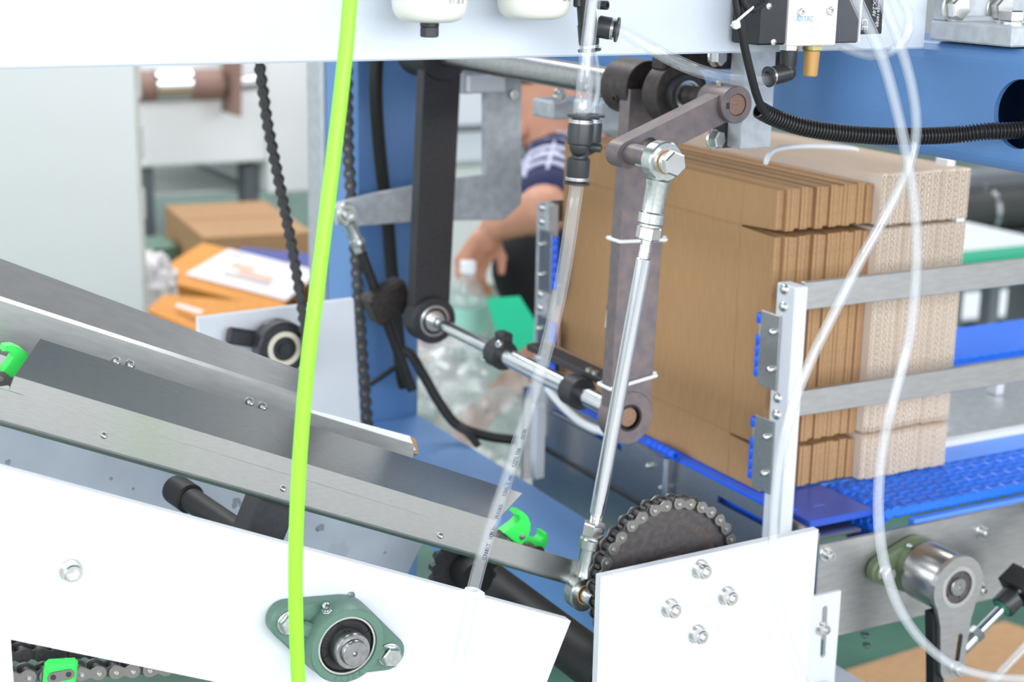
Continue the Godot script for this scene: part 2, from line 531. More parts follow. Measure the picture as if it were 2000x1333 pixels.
func _ready() -> void:
	rng.seed = 11
	# --- camera ---
	var cam := Camera3D.new()
	cam.name = "camera"
	add_child(cam)
	var ca := CameraAttributesPhysical.new()
	ca.frustum_focal_length = 56.1
	ca.frustum_focus_distance = 1.27
	ca.exposure_aperture = 7.0
	cam.attributes = ca
	cam.transform = Transform3D(turn, eye)
	cam.keep_aspect = Camera3D.KEEP_HEIGHT
	cam.fov = rad_to_deg(2.0 * atan(666.5 / F))
	cam.near = 0.05
	cam.far = 60.0
	cam.current = true
	# --- sky and exposure ---
	var we := WorldEnvironment.new()
	we.name = "environment"
	var env := Environment.new()
	env.background_mode = Environment.BG_COLOR
	env.background_color = Color(0.80, 0.88, 0.97)
	env.tonemap_mode = Environment.TONE_MAPPER_LINEAR
	env.tonemap_exposure = 1.45
	env.sdfgi_enabled = true
	env.ssao_enabled = true
	env.ssil_enabled = true
	we.environment = env
	add_child(we)
	# --- daylight through the window bands behind and beside the camera, lamp panels in the ceiling ---
	area("window_daylight", Vector3(1.5, 3.2, 6.35), Vector3(0, -0.12, -1), Vector2(13, 4.0), WINDOW)
	area("side_daylight", Vector3(-6.7, 3.2, -1.0), Vector3(1, -0.1, 0), Vector2(12, 3.4), SIDE)
	for k in LAMPS: area("lamp_light", k[0] + Vector3(0, -0.14, 0), Vector3.DOWN, Vector2(1.2, 4.0), k[1])
	materials()
	hall()
	frame_and_plates()
	sprocket_drive()
	linkage()
	guides()
	air_system()
	cartons()
	conveyor()
	rear_frame()
	back_objects()
	person()
	for o in get_children():
		if o is Node3D and not o is Camera3D and not o is Light3D and not o is MeshInstance3D: settle(o)

const WINDOW := 62.0
const SIDE := 29.0
const LAMPS := [[Vector3(-3.5, 6.0, -2.0), 5.0], [Vector3(8.0, 6.0, -2.0), 5.0], [Vector3(0.0, 6.0, -5.5), 11.0], [Vector3(4.0, 6.0, -5.5), 13.0], [Vector3(2.0, 6.0, -10.5), 14.0]]

# put a thing's own origin at the middle of its base
func settle(o: Node3D) -> void:
	var box := AABB()
	var first := true
	for c in o.find_children("*", "MeshInstance3D", true, false):
		var t: Transform3D = c.transform
		var q = c.get_parent()
		while q != o:
			t = q.transform * t
			q = q.get_parent()
		var b: AABB = t * c.mesh.get_aabb()
		box = b if first else box.merge(b)
		first = false
	if first: return
	var p := Vector3(box.get_center().x, box.position.y, box.get_center().z)
	for c in o.get_children(): c.position -= p
	o.position += p

# ---------- the hall ----------
func hall() -> void:
	struct("floor", mb().span(Vector3(-7, -0.2, -14), Vector3(12, 0, -0.75)), M.floor_green)
	struct("floor", mb().span(Vector3(-7, -0.2, -0.75), Vector3(12, 0, 7)), M.floor_grey)
	struct("ceiling", mb().span(Vector3(-7, 6.1, -14), Vector3(12, 6.3, 7)), M.ceiling_grey)
	var wb := struct("wall_back", mb().span(Vector3(-7, 0, -14.2), Vector3(12, 6.1, -14)), M.wall_white)
	wb.set_meta("label", "pale far wall of the hall")
	struct("wall_right", mb().span(Vector3(11.6, 0, -14), Vector3(11.8, 6.1, 7)), M.wall_white)
	# walls with window bands
	var w := mb()
	w.span(Vector3(-7, 0, 6.6), Vector3(12, 1.1, 6.8)).span(Vector3(-7, 5.3, 6.6), Vector3(12, 6.1, 6.8)).span(Vector3(-7, 1.1, 6.6), Vector3(-5.1, 5.3, 6.8)).span(Vector3(8.1, 1.1, 6.6), Vector3(12, 5.3, 6.8))
	struct("wall_front", w, M.wall_white)
	w = mb()
	w.span(Vector3(-7.2, 0, -14), Vector3(-7, 1.4, 7)).span(Vector3(-7.2, 5.0, -14), Vector3(-7, 6.1, 7)).span(Vector3(-7.2, 1.4, -14), Vector3(-7, 5.0, -7.1)).span(Vector3(-7.2, 1.4, 5.1), Vector3(-7, 5.0, 7))
	struct("wall_left", w, M.wall_white)
	var k := 1
	for e in [[Vector3(-5.1, 1.1, 6.7), Vector3(8.1, 5.3, 6.7), 0], [Vector3(-7.1, 1.4, -7.1), Vector3(-7.1, 5.0, 5.1), 2]]:
		var a: Vector3 = e[0]
		var b: Vector3 = e[1]
		var f := mb()
		for i in 7:
			var t := a.lerp(b, i / 6.0)
			var c := Vector3(t.x, (a.y + b.y) / 2, t.z)
			f.box(c, Vector3(0.08, b.y - a.y, 0.08))
		for y in [a.y + 0.03, (a.y + b.y) / 2, b.y - 0.03]:
			var c := (a + b) / 2
			c.y = y
			f.box(c, Vector3(0.07, 0.07, absf(b.z - a.z)) if e[2] == 2 else Vector3(absf(b.x - a.x), 0.07, 0.07))
		var o := struct("window_%d" % k, f, M.steel_frame)
		for i in 6:
			for j in 2:
				var t0 := a.lerp(b, i / 6.0)
				var t1 := a.lerp(b, (i + 1) / 6.0)
				var y0 := lerpf(a.y, b.y, j / 2.0)
				var y1 := lerpf(a.y, b.y, (j + 1) / 2.0)
				var g := mb()
				if e[2] == 0: g.span(Vector3(t0.x, y0, 6.69), Vector3(t1.x, y1, 6.70))
				else: g.span(Vector3(-7.10, y0, t0.z), Vector3(-7.09, y1, t1.z))
				part(o, "pane", g, M.glass_pane)
		k += 1
	var where := ["above the infeed side", "above the outfeed side", "behind the cardboard box", "behind the gear motor", "nearest the far wall"]
	for i in LAMPS.size():
		var l: Array = LAMPS[i]
		var p: Vector3 = l[0]
		var o := thing("ceiling_light", "long white lamp panel under the hall ceiling, " + where[i], "lamp", "lamp panels under the ceiling")
		part(o, "housing", mb().box(p, Vector3(1.3, 0.2, 4.1), 0.02), M.wall_white)
		part(o, "lamp_diffuser", mb().box(p + Vector3(0, -0.11, 0), Vector3(1.2, 0.02, 4.0)), M.lamp_glow)

# ---------- front beam, slanted side plate, sprocket guard plate, blue beam ----------
const Z0 := -1.07

func v2(p: Vector3) -> Vector2: return Vector2(p.x, p.y)

func arc(c: Vector2, r: float, a0: float, a1: float, n: int) -> PackedVector2Array:
	var o := PackedVector2Array()
	for i in n + 1: o.append(c + Vector2.from_angle(lerpf(a0, a1, float(i) / n)) * r)
	return o

func circle(c: Vector2, r: float, n := 24) -> PackedVector2Array:
	var o := PackedVector2Array()
	for i in n: o.append(c + Vector2.from_angle(TAU * i / n) * r)
	return o

# outline round two circles
func strap(a: Vector2, ra: float, b: Vector2, rb: float, n := 14) -> PackedVector2Array:
	var d := b - a
	var t := d.angle()
	var o := acos(clampf((ra - rb) / d.length(), -1, 1))
	var q := arc(a, ra, t + o, t + TAU - o, n)
	q.append_array(arc(b, rb, t - o, t + o, n))
	return q

func stadium(a: Vector2, b: Vector2, r: float) -> PackedVector2Array: return strap(a, r, b, r, 8)

func frame_and_plates() -> void:
	var o := thing("machine_beam", "wide pale grey machine beam across the top, filters in front of it", "beam")
	part(o, "face_plate", mb().span(Vector3(-0.6, 1.3075, Z0 - 0.012), Vector3(0.994, 1.66, Z0), 0.0015), M.grey_paint)
	part(o, "rear_rib", mb().span(Vector3(-0.6, 1.50, Z0 - 0.14), Vector3(0.9, 1.66, Z0 - 0.012), 0.002), M.grey_paint)

	# slanted side plate
	o = thing("conveyor_side_plate", "big white slanted side plate carrying the green flange bearing", "plate")
	var A := v2(pz(0, 913, Z0))
	var B := v2(pz(1115, 1213.5, Z0))
	var C := v2(pz(1068, 1333, Z0))
	var P := v2(pz(21, 1250, Z0))
	var Q := v2(pz(320, 1312, Z0))
	var x: Vector2 = Geometry2D.line_intersects_line(B, C - B, P, Q - P)
	A += (A - B) * 0.4
	var h := v2(pz(685, 1165, Z0))
	var L: Vector2 = P + (P - Q) * ((A.x - P.x) / (P.x - Q.x))
	part(o, "plate", mb().holed(PackedVector2Array([A, B, x, L]), circle(h, 0.0038, 20), Z0 - 0.01, Z0), M.white_paint)
	part(o, "leg", mb().prism(PackedVector2Array([P, P + Vector2(0.002, -0.5), Vector2(A.x, P.y - 0.5), L]), Z0 - 0.01, Z0), M.white_paint)
	bolt(o, pz(143, 1121, Z0 + 0.008) - Vector3(0, 0, 0.008), Vector3.BACK, 0.0065, 0.008, 0.008)

	# sprocket guard plate
	o = thing("sprocket_plate", "white square plate with four socket screws below the dark sprocket", "plate")
	var p0 := pz(1177, 1130, Z0)
	var p1 := pz(1603, 1037, Z0)
	var q := PackedVector2Array([Vector2(p0.x, p0.y), Vector2(p1.x, p1.y), Vector2(p1.x - 0.002, 0.5), Vector2(p0.x, 0.5)])
	part(o, "plate", mb().prism(q, Z0 - 0.014, Z0, 0.003), M.white_paint)
	for k in [Vector2(0, 1), Vector2(1, 0), Vector2(-1, 0), Vector2(0, -1)]:
		bolt(o, Vector3(0.7815 + k.x * 0.0305, 0.8275 + k.y * 0.031, Z0), Vector3.BACK, 0.0065, 0.009, 0.0088)

	flange_bearing()

	# blue square beam running away from the viewer, with a cable hole
	o = thing("blue_beam", "blue painted square tube running back under the steel bracket", "beam")
	var r := PackedVector2Array()
	for e in [[1.096 - 0.014, 1.314 - 0.014, 0.0], [0.996 + 0.014, 1.314 - 0.014, PI / 2], [0.996 + 0.014, 1.213 + 0.014, PI], [1.096 - 0.014, 1.213 + 0.014, PI * 1.5]]:
		r.append_array(arc(Vector2(e[0], e[1]), 0.014, e[2], e[2] + PI / 2, 6))
	# the wall with the hole is built apart from the rest of the tube
	var tb := mb()
	var n := r.size()
	for i in n:
		var a := r[i]
		var b := r[(i + 1) % n]
		if a.x < 0.99602 and b.x < 0.99602: continue
		var d := (b - a).orthogonal()
		if d.dot((a + b) / 2 - Vector2(1.046, 1.2635)) < 0: d = -d
		tb.flat(Vector3(a.x, a.y, -2.4), Vector3(b.x, b.y, -2.4), Vector3(b.x, b.y, -0.5), Vector3(a.x, a.y, -0.5), Vector3(d.x, d.y, 0))
	tb.prism(r, -0.502, -0.5).prism(r, -2.4, -2.398)
	part(o, "tube", tb, M.blue_paint)
	var side := mb(Vector3.ZERO, Basis(Vector3.UP, -PI / 2))   # local x = world z, local z = -world x
	var holes := []
	for e in [[1611, 171, 0.0032], [1875, 229, 0.0016]]:
		var c := px(e[0], e[1], 0.996)
		holes.append([Vector2(c.z, c.y), e[2]])
	holes.append([Vector2(-0.955, 1.2625), 0.0285])
	var za := -2.4
	for i in 3:
		var zb: float = -0.5 if i == 2 else lerpf(holes[i][0].x, holes[i + 1][0].x - holes[i + 1][1], 0.5)
		side.holed(PackedVector2Array([Vector2(za, 1.227), Vector2(zb, 1.227), Vector2(zb, 1.30), Vector2(za, 1.30)]), circle(holes[i][0], holes[i][1], 36), -1.001, -0.996)
		za = zb
	part(o, "wall_with_hole", side, M.blue_paint)

	# steel angle bracket on the blue beam
	o = thing("angle_bracket", "thick grey angle bracket with hex bolts on the blue beam", "bracket")
	var zf := px(1975, 95, 0.996).z
	part(o, "foot", mb().span(Vector3(0.996, 1.3155, -1.068), Vector3(1.20, 1.332, zf), 0.0015), M.bracket_grey)
	part(o, "upright", mb().span(Vector3(0.998, 1.332, -1.068), Vector3(1.20, 1.50, -1.052), 0.0015), M.bracket_grey)
	var wz := mb()
	wz.rod(Vector3(1.002, 1.333, -1.051), Vector3(1.19, 1.333, -1.051), 0.0035, 8)
	part(o, "weld", wz, M.bracket_grey)
	for e in [[1862, 14], [1947, 17]]:
		bolt(o, pz(e[0], e[1], -1.052), Vector3.BACK, 0.0112, 0.0085, 0.0135, "hex", M.stainless, 0.3)
	bolt(o, Vector3(1.034, 1.332, -1.012), Vector3.UP, 0.0112, 0.009, 0.0128, "hex", M.stainless, 0.2)
	bolt(o, Vector3(1.085, 1.332, -1.012), Vector3.UP, 0.0112, 0.009, 0.0128, "hex", M.stainless, 0.5)

func flange_bearing() -> void:
	var o := thing("flange_bearing", "green cast two-bolt flange bearing with steel shaft end on the white plate", "bearing")
	var c := Vector2(0.4345, 0.8685)
	var d := Vector2(0.0412, -0.0218)
	var q := PackedVector2Array()
	# rhomb of two small lobes and one large middle
	var t := d.angle()
	var tang := acos((0.0318 - 0.0145) / d.length())
	q.append_array(arc(c, 0.0318, t + tang, t + PI - tang, 14))
	q.append_array(arc(c - d, 0.0145, t + PI - tang, t + PI + tang, 10))
	q.append_array(arc(c, 0.0318, t + PI + tang, t + TAU - tang, 14))
	q.append_array(arc(c + d, 0.0145, t - tang, t + tang, 10))
	part(o, "flange", mb().prism(q, Z0, Z0 + 0.013, 0.0018), M.green_cast)
	var f := Basis(Vector3.RIGHT, PI / 2)
	var C := Vector3(c.x, c.y, Z0)
	part(o, "housing", mb(C, f).lathe([Vector2(0.0318, 0.011), Vector2(0.0310, 0.016), Vector2(0.0305, 0.027), Vector2(0.0295, 0.029), Vector2(0.0243, 0.029), Vector2(0.0236, 0.026), Vector2(0.0236, 0.02)], 48, 30), M.green_cast)
	for s in [-1.0, 1.0]: part(o, "rib", mb(Vector3(c.x, c.y, Z0), Basis(Vector3.BACK, t)).box(Vector3(s * 0.033, 0, 0.015), Vector3(0.012, 0.012, 0.012), 0.002), M.green_cast)
	part(o, "outer_ring", mb(C, f).lathe([Vector2(0.0236, 0.020), Vector2(0.0236, 0.0275), Vector2(0.0221, 0.0275), Vector2(0.0218, 0.026)], 48), M.stainless)
	part(o, "seal", mb(C, f).lathe([Vector2(0.0219, 0.025), Vector2(0.020, 0.0266), Vector2(0.0155, 0.0266), Vector2(0.013, 0.025)], 48), M.seal_black)
	for a in [0.4, 1.9, 3.5, 5.0]:
		var k := Vector3(cos(a), sin(a), 0)
		part(o, "seal_rib", mb(C + k * 0.0185 + Vector3(0, 0, 0.0268), Basis(Vector3.BACK, a)).box(Vector3.ZERO, Vector3(0.0045, 0.0008, 0.0008)), M.seal_black)
	part(o, "inner_ring", mb(C, f).lathe([Vector2(0.0142, 0.024), Vector2(0.0142, 0.0385), Vector2(0.0136, 0.0395), Vector2(0.0105, 0.0395), Vector2(0.0104, 0.037)], 40), M.ground_steel)
	part(o, "set_screw", mb(C + Vector3(-0.002, 0.0140, 0.0325), Basis()).lathe([Vector2(0.0026, -0.002), Vector2(0.0026, 0.0004), Vector2(0.0014, 0.0004), Vector2(0.0013, -0.001), Vector2(0, -0.001)], 14), M.black_metal)
	part(o, "shaft_end", mb(C, f).lathe([Vector2(0.0102, 0.02), Vector2(0.0102, 0.0425), Vector2(0.0095, 0.0435), Vector2(0.0021, 0.0435), Vector2(0.0012, 0.0415), Vector2(0, 0.041)], 40), M.ground_steel)
	# grease nipple
	var g := C + Vector3(-0.0125, 0.0265, 0.019)
	var gd := Vector3(-0.3, 0.9, 0.45)
	part(o, "grease_nipple", along(gd, g).hexa(0.0042, 0.0, 0.004).lathe([Vector2(0.0022, 0.004), Vector2(0.0018, 0.0058), Vector2(0.0029, 0.007), Vector2(0.0028, 0.0092), Vector2(0.0012, 0.0102), Vector2(0, 0.0102)], 14), M.zinc)
	for s in [-1.0, 1.0]:
		bolt(o, C + Vector3(d.x * s, d.y * s, 0.013), Vector3.BACK, 0.0086, 0.0072, 0.0098, "hex", M.zinc, 0.25)
	var letters := "FL204"
	for i in letters.length():
		var a := -1.95 + i * 0.19
		var k := Vector3(cos(a), sin(a), 0)
		word(o, "cast_letter", letters[i], Transform3D(Basis(Vector3.BACK, a + PI / 2), C + k * 0.0268 + Vector3(0, 0, 0.0288)), 0.0042, M.green_cast, 0.0012)
	letters = "UC204"
	for i in letters.length():
		var a := 3.3 - i * 0.16
		var k := Vector3(cos(a), sin(a), 0)
		word(o, "seal_letter", letters[i], Transform3D(Basis(Vector3.BACK, a - PI / 2), C + k * 0.0182 + Vector3(0, 0, 0.0266)), 0.0026, M.valve_grey, 0.0004)

# ---------- roller chains ----------
func link_outline(p: float, h: float, waist: float) -> PackedVector2Array:
	var q := PackedVector2Array()
	q.append_array(arc(Vector2(p / 2, 0), h, -1.95, 1.95, 12))
	q.append(Vector2(0, waist))
	q.append_array(arc(Vector2(-p / 2, 0), h, PI - 1.95, PI + 1.95, 12))
	q.append(Vector2(0, -waist))
	return q

# unit meshes lie in x-y, the chain's width along z
func chain_meshes(key: String, p: float, w: float) -> void:
	if cache.has(key + "o"): return
	var h := p * 0.44
	var b := mb()
	for s in [-1.0, 1.0]:
		b.prism(link_outline(p, h, h * 0.55), s * w * 0.5 - w * 0.06, s * w * 0.5 + w * 0.06, w * 0.02)
	cache[key + "o"] = b.mesh()
	b = mb()
	for s in [-1.0, 1.0]:
		b.prism(link_outline(p, h, h * 0.6), s * w * 0.36 - w * 0.06, s * w * 0.36 + w * 0.06, w * 0.02)
	for s in [-1.0, 1.0]:
		b.rod(Vector3(s * p / 2, 0, -w * 0.32), Vector3(s * p / 2, 0, w * 0.32), p * 0.32, 14)
	cache[key + "i"] = b.mesh()
	b = mb()
	for s in [-1.0, 1.0]: b.rod(Vector3(s * p / 2, 0, -w * 0.64), Vector3(s * p / 2, 0, w * 0.64), p * 0.155, 12, p * 0.03)
	cache[key + "p"] = b.mesh()

# joints: points one pitch apart; wide: direction of the pins
func chain(parent: Node, key: String, joints: Array, wide: Vector3, plate: Material, inner: Material, pins: Material) -> void:
	for i in joints.size() - 1:
		var a: Vector3 = joints[i]
		var b: Vector3 = joints[i + 1]
		var x := (b - a).normalized()
		var z := (wide - x * wide.dot(x)).normalized()
		var t := Transform3D(Basis(x, z.cross(x), z), (a + b) / 2)
		if i % 2 == 0:
			var o := inst(parent, "outer_link", cache[key + "o"], plate, t)
			inst(o, "pin", cache[key + "p"], pins)
		else: inst(parent, "inner_link", cache[key + "i"], inner, t)

func sprocket_drive() -> void:
	var o := thing("sprocket", "dark toothed sprocket wheel half hidden behind the white square plate", "sprocket")
	var c := Vector3(0.774, 0.835, -1.113)
	var R := 0.0727
	var q := PackedVector2Array()
	for k in 35:
		var a0 := deg_to_rad(94.7) + TAU * k / 35.0
		for e in [[-0.5, R - 0.0045], [-0.25, R - 0.002], [-0.1, R + 0.004], [0.1, R + 0.004], [0.25, R - 0.002]]:
			q.append(Vector2.from_angle(a0 + PI / 35.0 + e[0] * TAU / 35.0 * 0.95) * e[1])
	part(o, "toothed_disc", mb(c).prism(q, -0.0035, 0.0035, 0.0004), M.sprocket_dark)
	part(o, "hub", mb(c, Basis(Vector3.RIGHT, PI / 2)).lathe([Vector2(0.026, 0.0035), Vector2(0.0255, 0.010), Vector2(0.0245, 0.0105), Vector2(0.012, 0.0105), Vector2(0.012, 0.028), Vector2(0, 0.028)], 40), M.sprocket_dark)
	var s := "BT25B-03"
	for i in s.length():
		var a := deg_to_rad(53 - i * 4.6)
		var k := Vector3(cos(a), sin(a), 0)
		word(o, "stamped_letter", s[i], Transform3D(Basis(Vector3.BACK, a - PI / 2), c + k * 0.0535 + Vector3(0, 0, 0.0035)), 0.0050, M.copper_end, 0.0003)
	o = thing("roller_chain", "steel roller chain wrapped around the dark sprocket", "chain")
	chain_meshes("c08", 0.0127, 0.0145)
	var joints := []
	var step := TAU / 35.0
	for k in 27:
		var a := deg_to_rad(94.7) - 12 * step + k * step
		joints.append(c + Vector3(cos(a), sin(a), 0) * R)
	chain(o, "c08", joints, Vector3.BACK, M.chain_steel, M.chain_dark, M.pin_steel)

# ---------- swing linkage ----------
func rod_end(parent: Node, eye_at: Vector3, towards: Vector3, face: Vector3, R: float) -> void:
	# eye with ball, its bore along face, shank along towards
	var f := Transform3D(MB.yto(face), eye_at)
	var d := towards.normalized()
	part(parent, "rod_eye", MB.new().at(f).lathe([Vector2(R * 0.60, -R * 0.42), Vector2(R * 0.93, -R * 0.42), Vector2(R, -R * 0.34), Vector2(R, R * 0.34), Vector2(R * 0.93, R * 0.42), Vector2(R * 0.60, R * 0.42), Vector2(R * 0.60, -R * 0.42)], 40), M.zinc)
	part(parent, "bronze_liner", MB.new().at(f).lathe([Vector2(R * 0.50, -R * 0.40), Vector2(R * 0.60, -R * 0.40), Vector2(R * 0.60, R * 0.40), Vector2(R * 0.50, R * 0.40)], 40), M.bronze)
	part(parent, "ball", mb().ball(eye_at, R * 0.58, 28, 1.0), M.chrome)
	var n := along(d, eye_at)
	n.lathe([Vector2(R * 0.30, R * 0.78), Vector2(R * 0.62, R * 0.98), Vector2(R * 0.60, R * 1.15), Vector2(R * 0.56, R * 1.3), Vector2(R * 0.56, R * 2.55), Vector2(R * 0.68, R * 2.62), Vector2(R * 0.68, R * 3.1), Vector2(R * 0.62, R * 3.18), Vector2(0, R * 3.18)], 28)
	part(parent, "shank", n, M.zinc)

func thread(a: Vector3, b: Vector3, r: float, pitch: float) -> MB:
	var L := a.distance_to(b)
	var p := [Vector2(0, 0), Vector2(r * 0.86, 0)]
	var k := int(L / pitch)
	for i in k:
		p.append(Vector2(r * 0.88, L * (i + 0.05) / k))
		p.append(Vector2(r, L * (i + 0.45) / k))
		p.append(Vector2(r, L * (i + 0.6) / k))
		p.append(Vector2(r * 0.88, L * (i + 0.98) / k))
	p.append(Vector2(0, L))
	return along(b - a, a).lathe(p, 20, 20)

func tie(parent_name: String, label: String, c: Vector3, w: float, d: float, tilt: float) -> void:
	# nylon tie round a flat bar: a closed band and its head
	var o := thing(parent_name, label, "cable tie", "white cable ties")
	var q := []
	for k in 41:
		var a := TAU * k / 40.0
		var s := Vector3(clampf(cos(a) * 1.5, -1, 1) * w, clampf(cos(a) * 1.5, -1, 1) * tilt, clampf(sin(a) * 1.5, -1, 1) * d)
		q.append(c + s)
	part(o, "band", mb().tube(q, 0.0019, 8, [], false), M.tie_white)
	part(o, "head", mb(c + Vector3(w, tilt, d * 0.6)).box(Vector3.ZERO, Vector3(0.005, 0.0065, 0.0055), 0.0012), M.tie_white)

const SH := Vector2(0.870, 1.2535)   # axis of the upper shaft in x-y

func linkage() -> void:
	var f := Basis(Vector3.RIGHT, PI / 2)
	# crank arm on the shaft end
	var o := thing("crank_arm", "brown steel crank arm clamped on the shaft end below the valve", "arm")
	var hub := v2(pz(1440, 205, -1.165))
	var tip := v2(pz(1229, 303, -1.172))
	var slot_b := tip.lerp(hub, 0.20)
	part(o, "arm_plate", mb().holed(strap(tip, 0.0123, hub, 0.0130, 16), stadium(tip.lerp(hub, 0.03), slot_b, 0.0066), -1.192, -1.172), M.oxide_steel)
	part(o, "hub", mb(Vector3(hub.x, hub.y, -1.205), f).lathe([Vector2(0.0098, 0.040), Vector2(0.0098, 0.0), Vector2(0.0165, 0.0), Vector2(0.0168, 0.001), Vector2(0.0168, 0.039), Vector2(0.016, 0.040), Vector2(0.0099, 0.040)], 44), M.oxide_steel)
	part(o, "shaft_end", mb(Vector3(hub.x, hub.y, -1.205), f).lathe([Vector2(0.0098, 0.0), Vector2(0.0098, 0.0385), Vector2(0.009, 0.0393), Vector2(0.0012, 0.0393), Vector2(0, 0.038)], 36), M.copper_end)
	part(o, "key", mb(Vector3(hub.x - 0.0102, hub.y - 0.0006, -1.1655)).box(Vector3.ZERO, Vector3(0.0035, 0.0055, 0.002)), M.dark_oxide)
	part(o, "set_screw", along(Vector3(-0.2, 1, 0.1), Vector3(hub.x - 0.006, hub.y + 0.0155, -1.185)).lathe([Vector2(0.003, 0), Vector2(0.003, 0.004), Vector2(0.0015, 0.004), Vector2(0.0014, 0.002), Vector2(0, 0.002)], 12), M.zinc)
	part(o, "stud", mb().rod(Vector3(tip.x + 0.002, tip.y + 0.001, -1.195), Vector3(tip.x + 0.002, tip.y + 0.001, -1.132), 0.0094, 28, 0.001), M.oxide_steel)
	part(o, "stud_flat", mb(Vector3(tip.x + 0.002, tip.y, -1.148)).box(Vector3.ZERO, Vector3(0.0150, 0.0150, 0.014), 0.001), M.ground_steel)
	# connecting rod
	o = thing("connecting_rod", "bright steel connecting rod with ball-joint ends, crank arm to sprocket", "rod")
	var U := Vector3(tip.x + 0.002, tip.y + 0.001, -1.124)
	var L := pz(1138, 1157, -1.134)
	var d := (L - U).normalized()
	var R := 0.0172
	rod_end(o, U, d, Vector3.BACK, R)
	rod_end(o, L, -d, Vector3.BACK, R * 0.95)
	var n0 := U + d * R * 3.18
	part(o, "lock_washer", along(d, n0).lathe([Vector2(0, 0), Vector2(0.0095, 0), Vector2(0.0095, 0.002), Vector2(0, 0.002)], 24), M.stainless)
	part(o, "lock_nut", along(d, n0).hexa(0.0108, 0.002, 0.0135, 0.25), M.stainless)
	var n1 := L - d * R * 0.95 * 3.18
	part(o, "lock_washer", along(-d, n1).lathe([Vector2(0, 0), Vector2(0.0095, 0), Vector2(0.0095, 0.002), Vector2(0, 0.002)], 24), M.stainless)
	part(o, "lock_nut", along(-d, n1).hexa(0.0108, 0.002, 0.0135, 0.1), M.stainless)
	var ra := U + d * (pz(1258, 505, -1.124).distance_to(U))
	var rb := L - d * (pz(1172, 1003, -1.134).distance_to(L))
	part(o, "thread", thread(n0 + d * 0.0135, ra + d * 0.001, 0.0056, 0.0016), M.stainless)
	part(o, "thread", thread(n1 - d * 0.0135, rb - d * 0.001, 0.0056, 0.0016), M.stainless)
	part(o, "rod", mb().rod(ra, rb, 0.0067, 32, 0.0008), M.chrome)
	var hb := U + Vector3(0, 0, R * 0.42)
	part(o, "bolt_washer", mb(hb, f).lathe([Vector2(0, 0), Vector2(0.0092, 0), Vector2(0.0092, 0.006), Vector2(0.0085, 0.0065), Vector2(0, 0.0065)], 24), M.stainless)
	part(o, "bolt_head", mb(hb, f).hexa(0.0112, 0.0065, 0.0145, 0.35), M.stainless)
	part(o, "pivot_bolt", mb().rod(L + Vector3(0, 0, -0.008), L + Vector3(0, 0, 0.022), 0.0075, 20), M.chrome)
	part(o, "pivot_head", mb(L + Vector3(0, 0, -0.016), f).hexa(0.0105, 0.0, 0.008, 0.3), M.stainless)

	# upper shaft with hub, bearing flange
	o = thing("rocker_shaft", "thick polished steel shaft running back under the pale beam", "shaft")
	part(o, "shaft", mb().rod(Vector3(SH.x, SH.y, -1.34), Vector3(SH.x, SH.y, -2.05), 0.0148, 36), M.ground_steel)
	part(o, "stepped_end", mb().rod(Vector3(SH.x, SH.y, -1.34), Vector3(SH.x, SH.y, -1.2), 0.0098, 28), M.dark_oxide)
	part(o, "clamp_hub", mb(Vector3(SH.x, SH.y, -1.362), f).lathe([Vector2(0.014, 0), Vector2(0.0265, 0), Vector2(0.0275, 0.001), Vector2(0.0275, 0.047), Vector2(0.0265, 0.048), Vector2(0.01, 0.048)], 40), M.dark_oxide)
	bolt(o, Vector3(SH.x - 0.0245, SH.y - 0.010, -1.335), Vector3(-0.95, -0.25, 0.1), 0.004, 0.003, 0.0, "socket", M.black_metal)
	o = thing("bearing_block", "dark round bearing block on the shaft behind the crank arm", "bearing")
	part(o, "flange_disc", mb(Vector3(SH.x, SH.y, -1.283), f).lathe([Vector2(0.011, 0), Vector2(0.0285, 0), Vector2(0.0295, 0.001), Vector2(0.0295, 0.024), Vector2(0.0285, 0.025), Vector2(0.019, 0.025)], 48), M.dark_oxide)
	part(o, "boss", mb(Vector3(SH.x, SH.y, -1.258), f).lathe([Vector2(0.0195, 0), Vector2(0.0195, 0.009), Vector2(0.0185, 0.010), Vector2(0.014, 0.010)], 40), M.black_metal)
	part(o, "bearing_ring", mb(Vector3(SH.x, SH.y, -1.258), f).lathe([Vector2(0.0142, 0.006), Vector2(0.0142, 0.0105), Vector2(0.0118, 0.0105), Vector2(0.0112, 0.008), Vector2(0.0098, 0.008)], 40), M.stainless)
	part(o, "mount", mb().span(Vector3(SH.x - 0.02, SH.y + 0.022, -1.283), Vector3(0.99, SH.y + 0.06, -1.262), 0.002), M.dark_oxide)

	# pale spacer block hanging beside the arm
	o = thing("spacer_block", "pale grey upright block hanging behind the crank arm hub", "block")
	var a := pz(1447, 292, -1.205)
	var b := pz(1517, 100, -1.205)
	part(o, "block", mb().span(Vector3(a.x, a.y, -1.228), Vector3(b.x, 1.42, -1.205), 0.001), M.bracket_grey)
	var k0 := pz(1389, 290, -1.232)
	part(o, "clamp_plate", mb().span(Vector3(k0.x, k0.y, -1.236), Vector3(b.x, k0.y + 0.024, -1.2285), 0.001), M.black_metal)
	part(o, "clamp_plate", mb().span(Vector3(k0.x, 1.288, -1.236), Vector3(b.x, 1.33, -1.2285), 0.001), M.black_metal)
	bolt(o, pz(1392, 272, -1.226), Vector3(0.3, 0, 1), 0.0085, 0.008, 0.0098, "hex", M.stainless, 0.2)
	bolt(o, pz(1395, 110, -1.226), Vector3(0.3, 0, 1), 0.0085, 0.008, 0.0098, "hex", M.stainless, 0.5)

	# near swing bar
	var e := v2(pz(1230, 817, -1.31))
	o = thing("swing_bar", "brown flat steel swing bar hanging beside the carton stack", "bar")
	var top := SH
	var dirn := (top - e).normalized()
	var s := dirn.orthogonal() * 0.0248
	var q := PackedVector2Array()
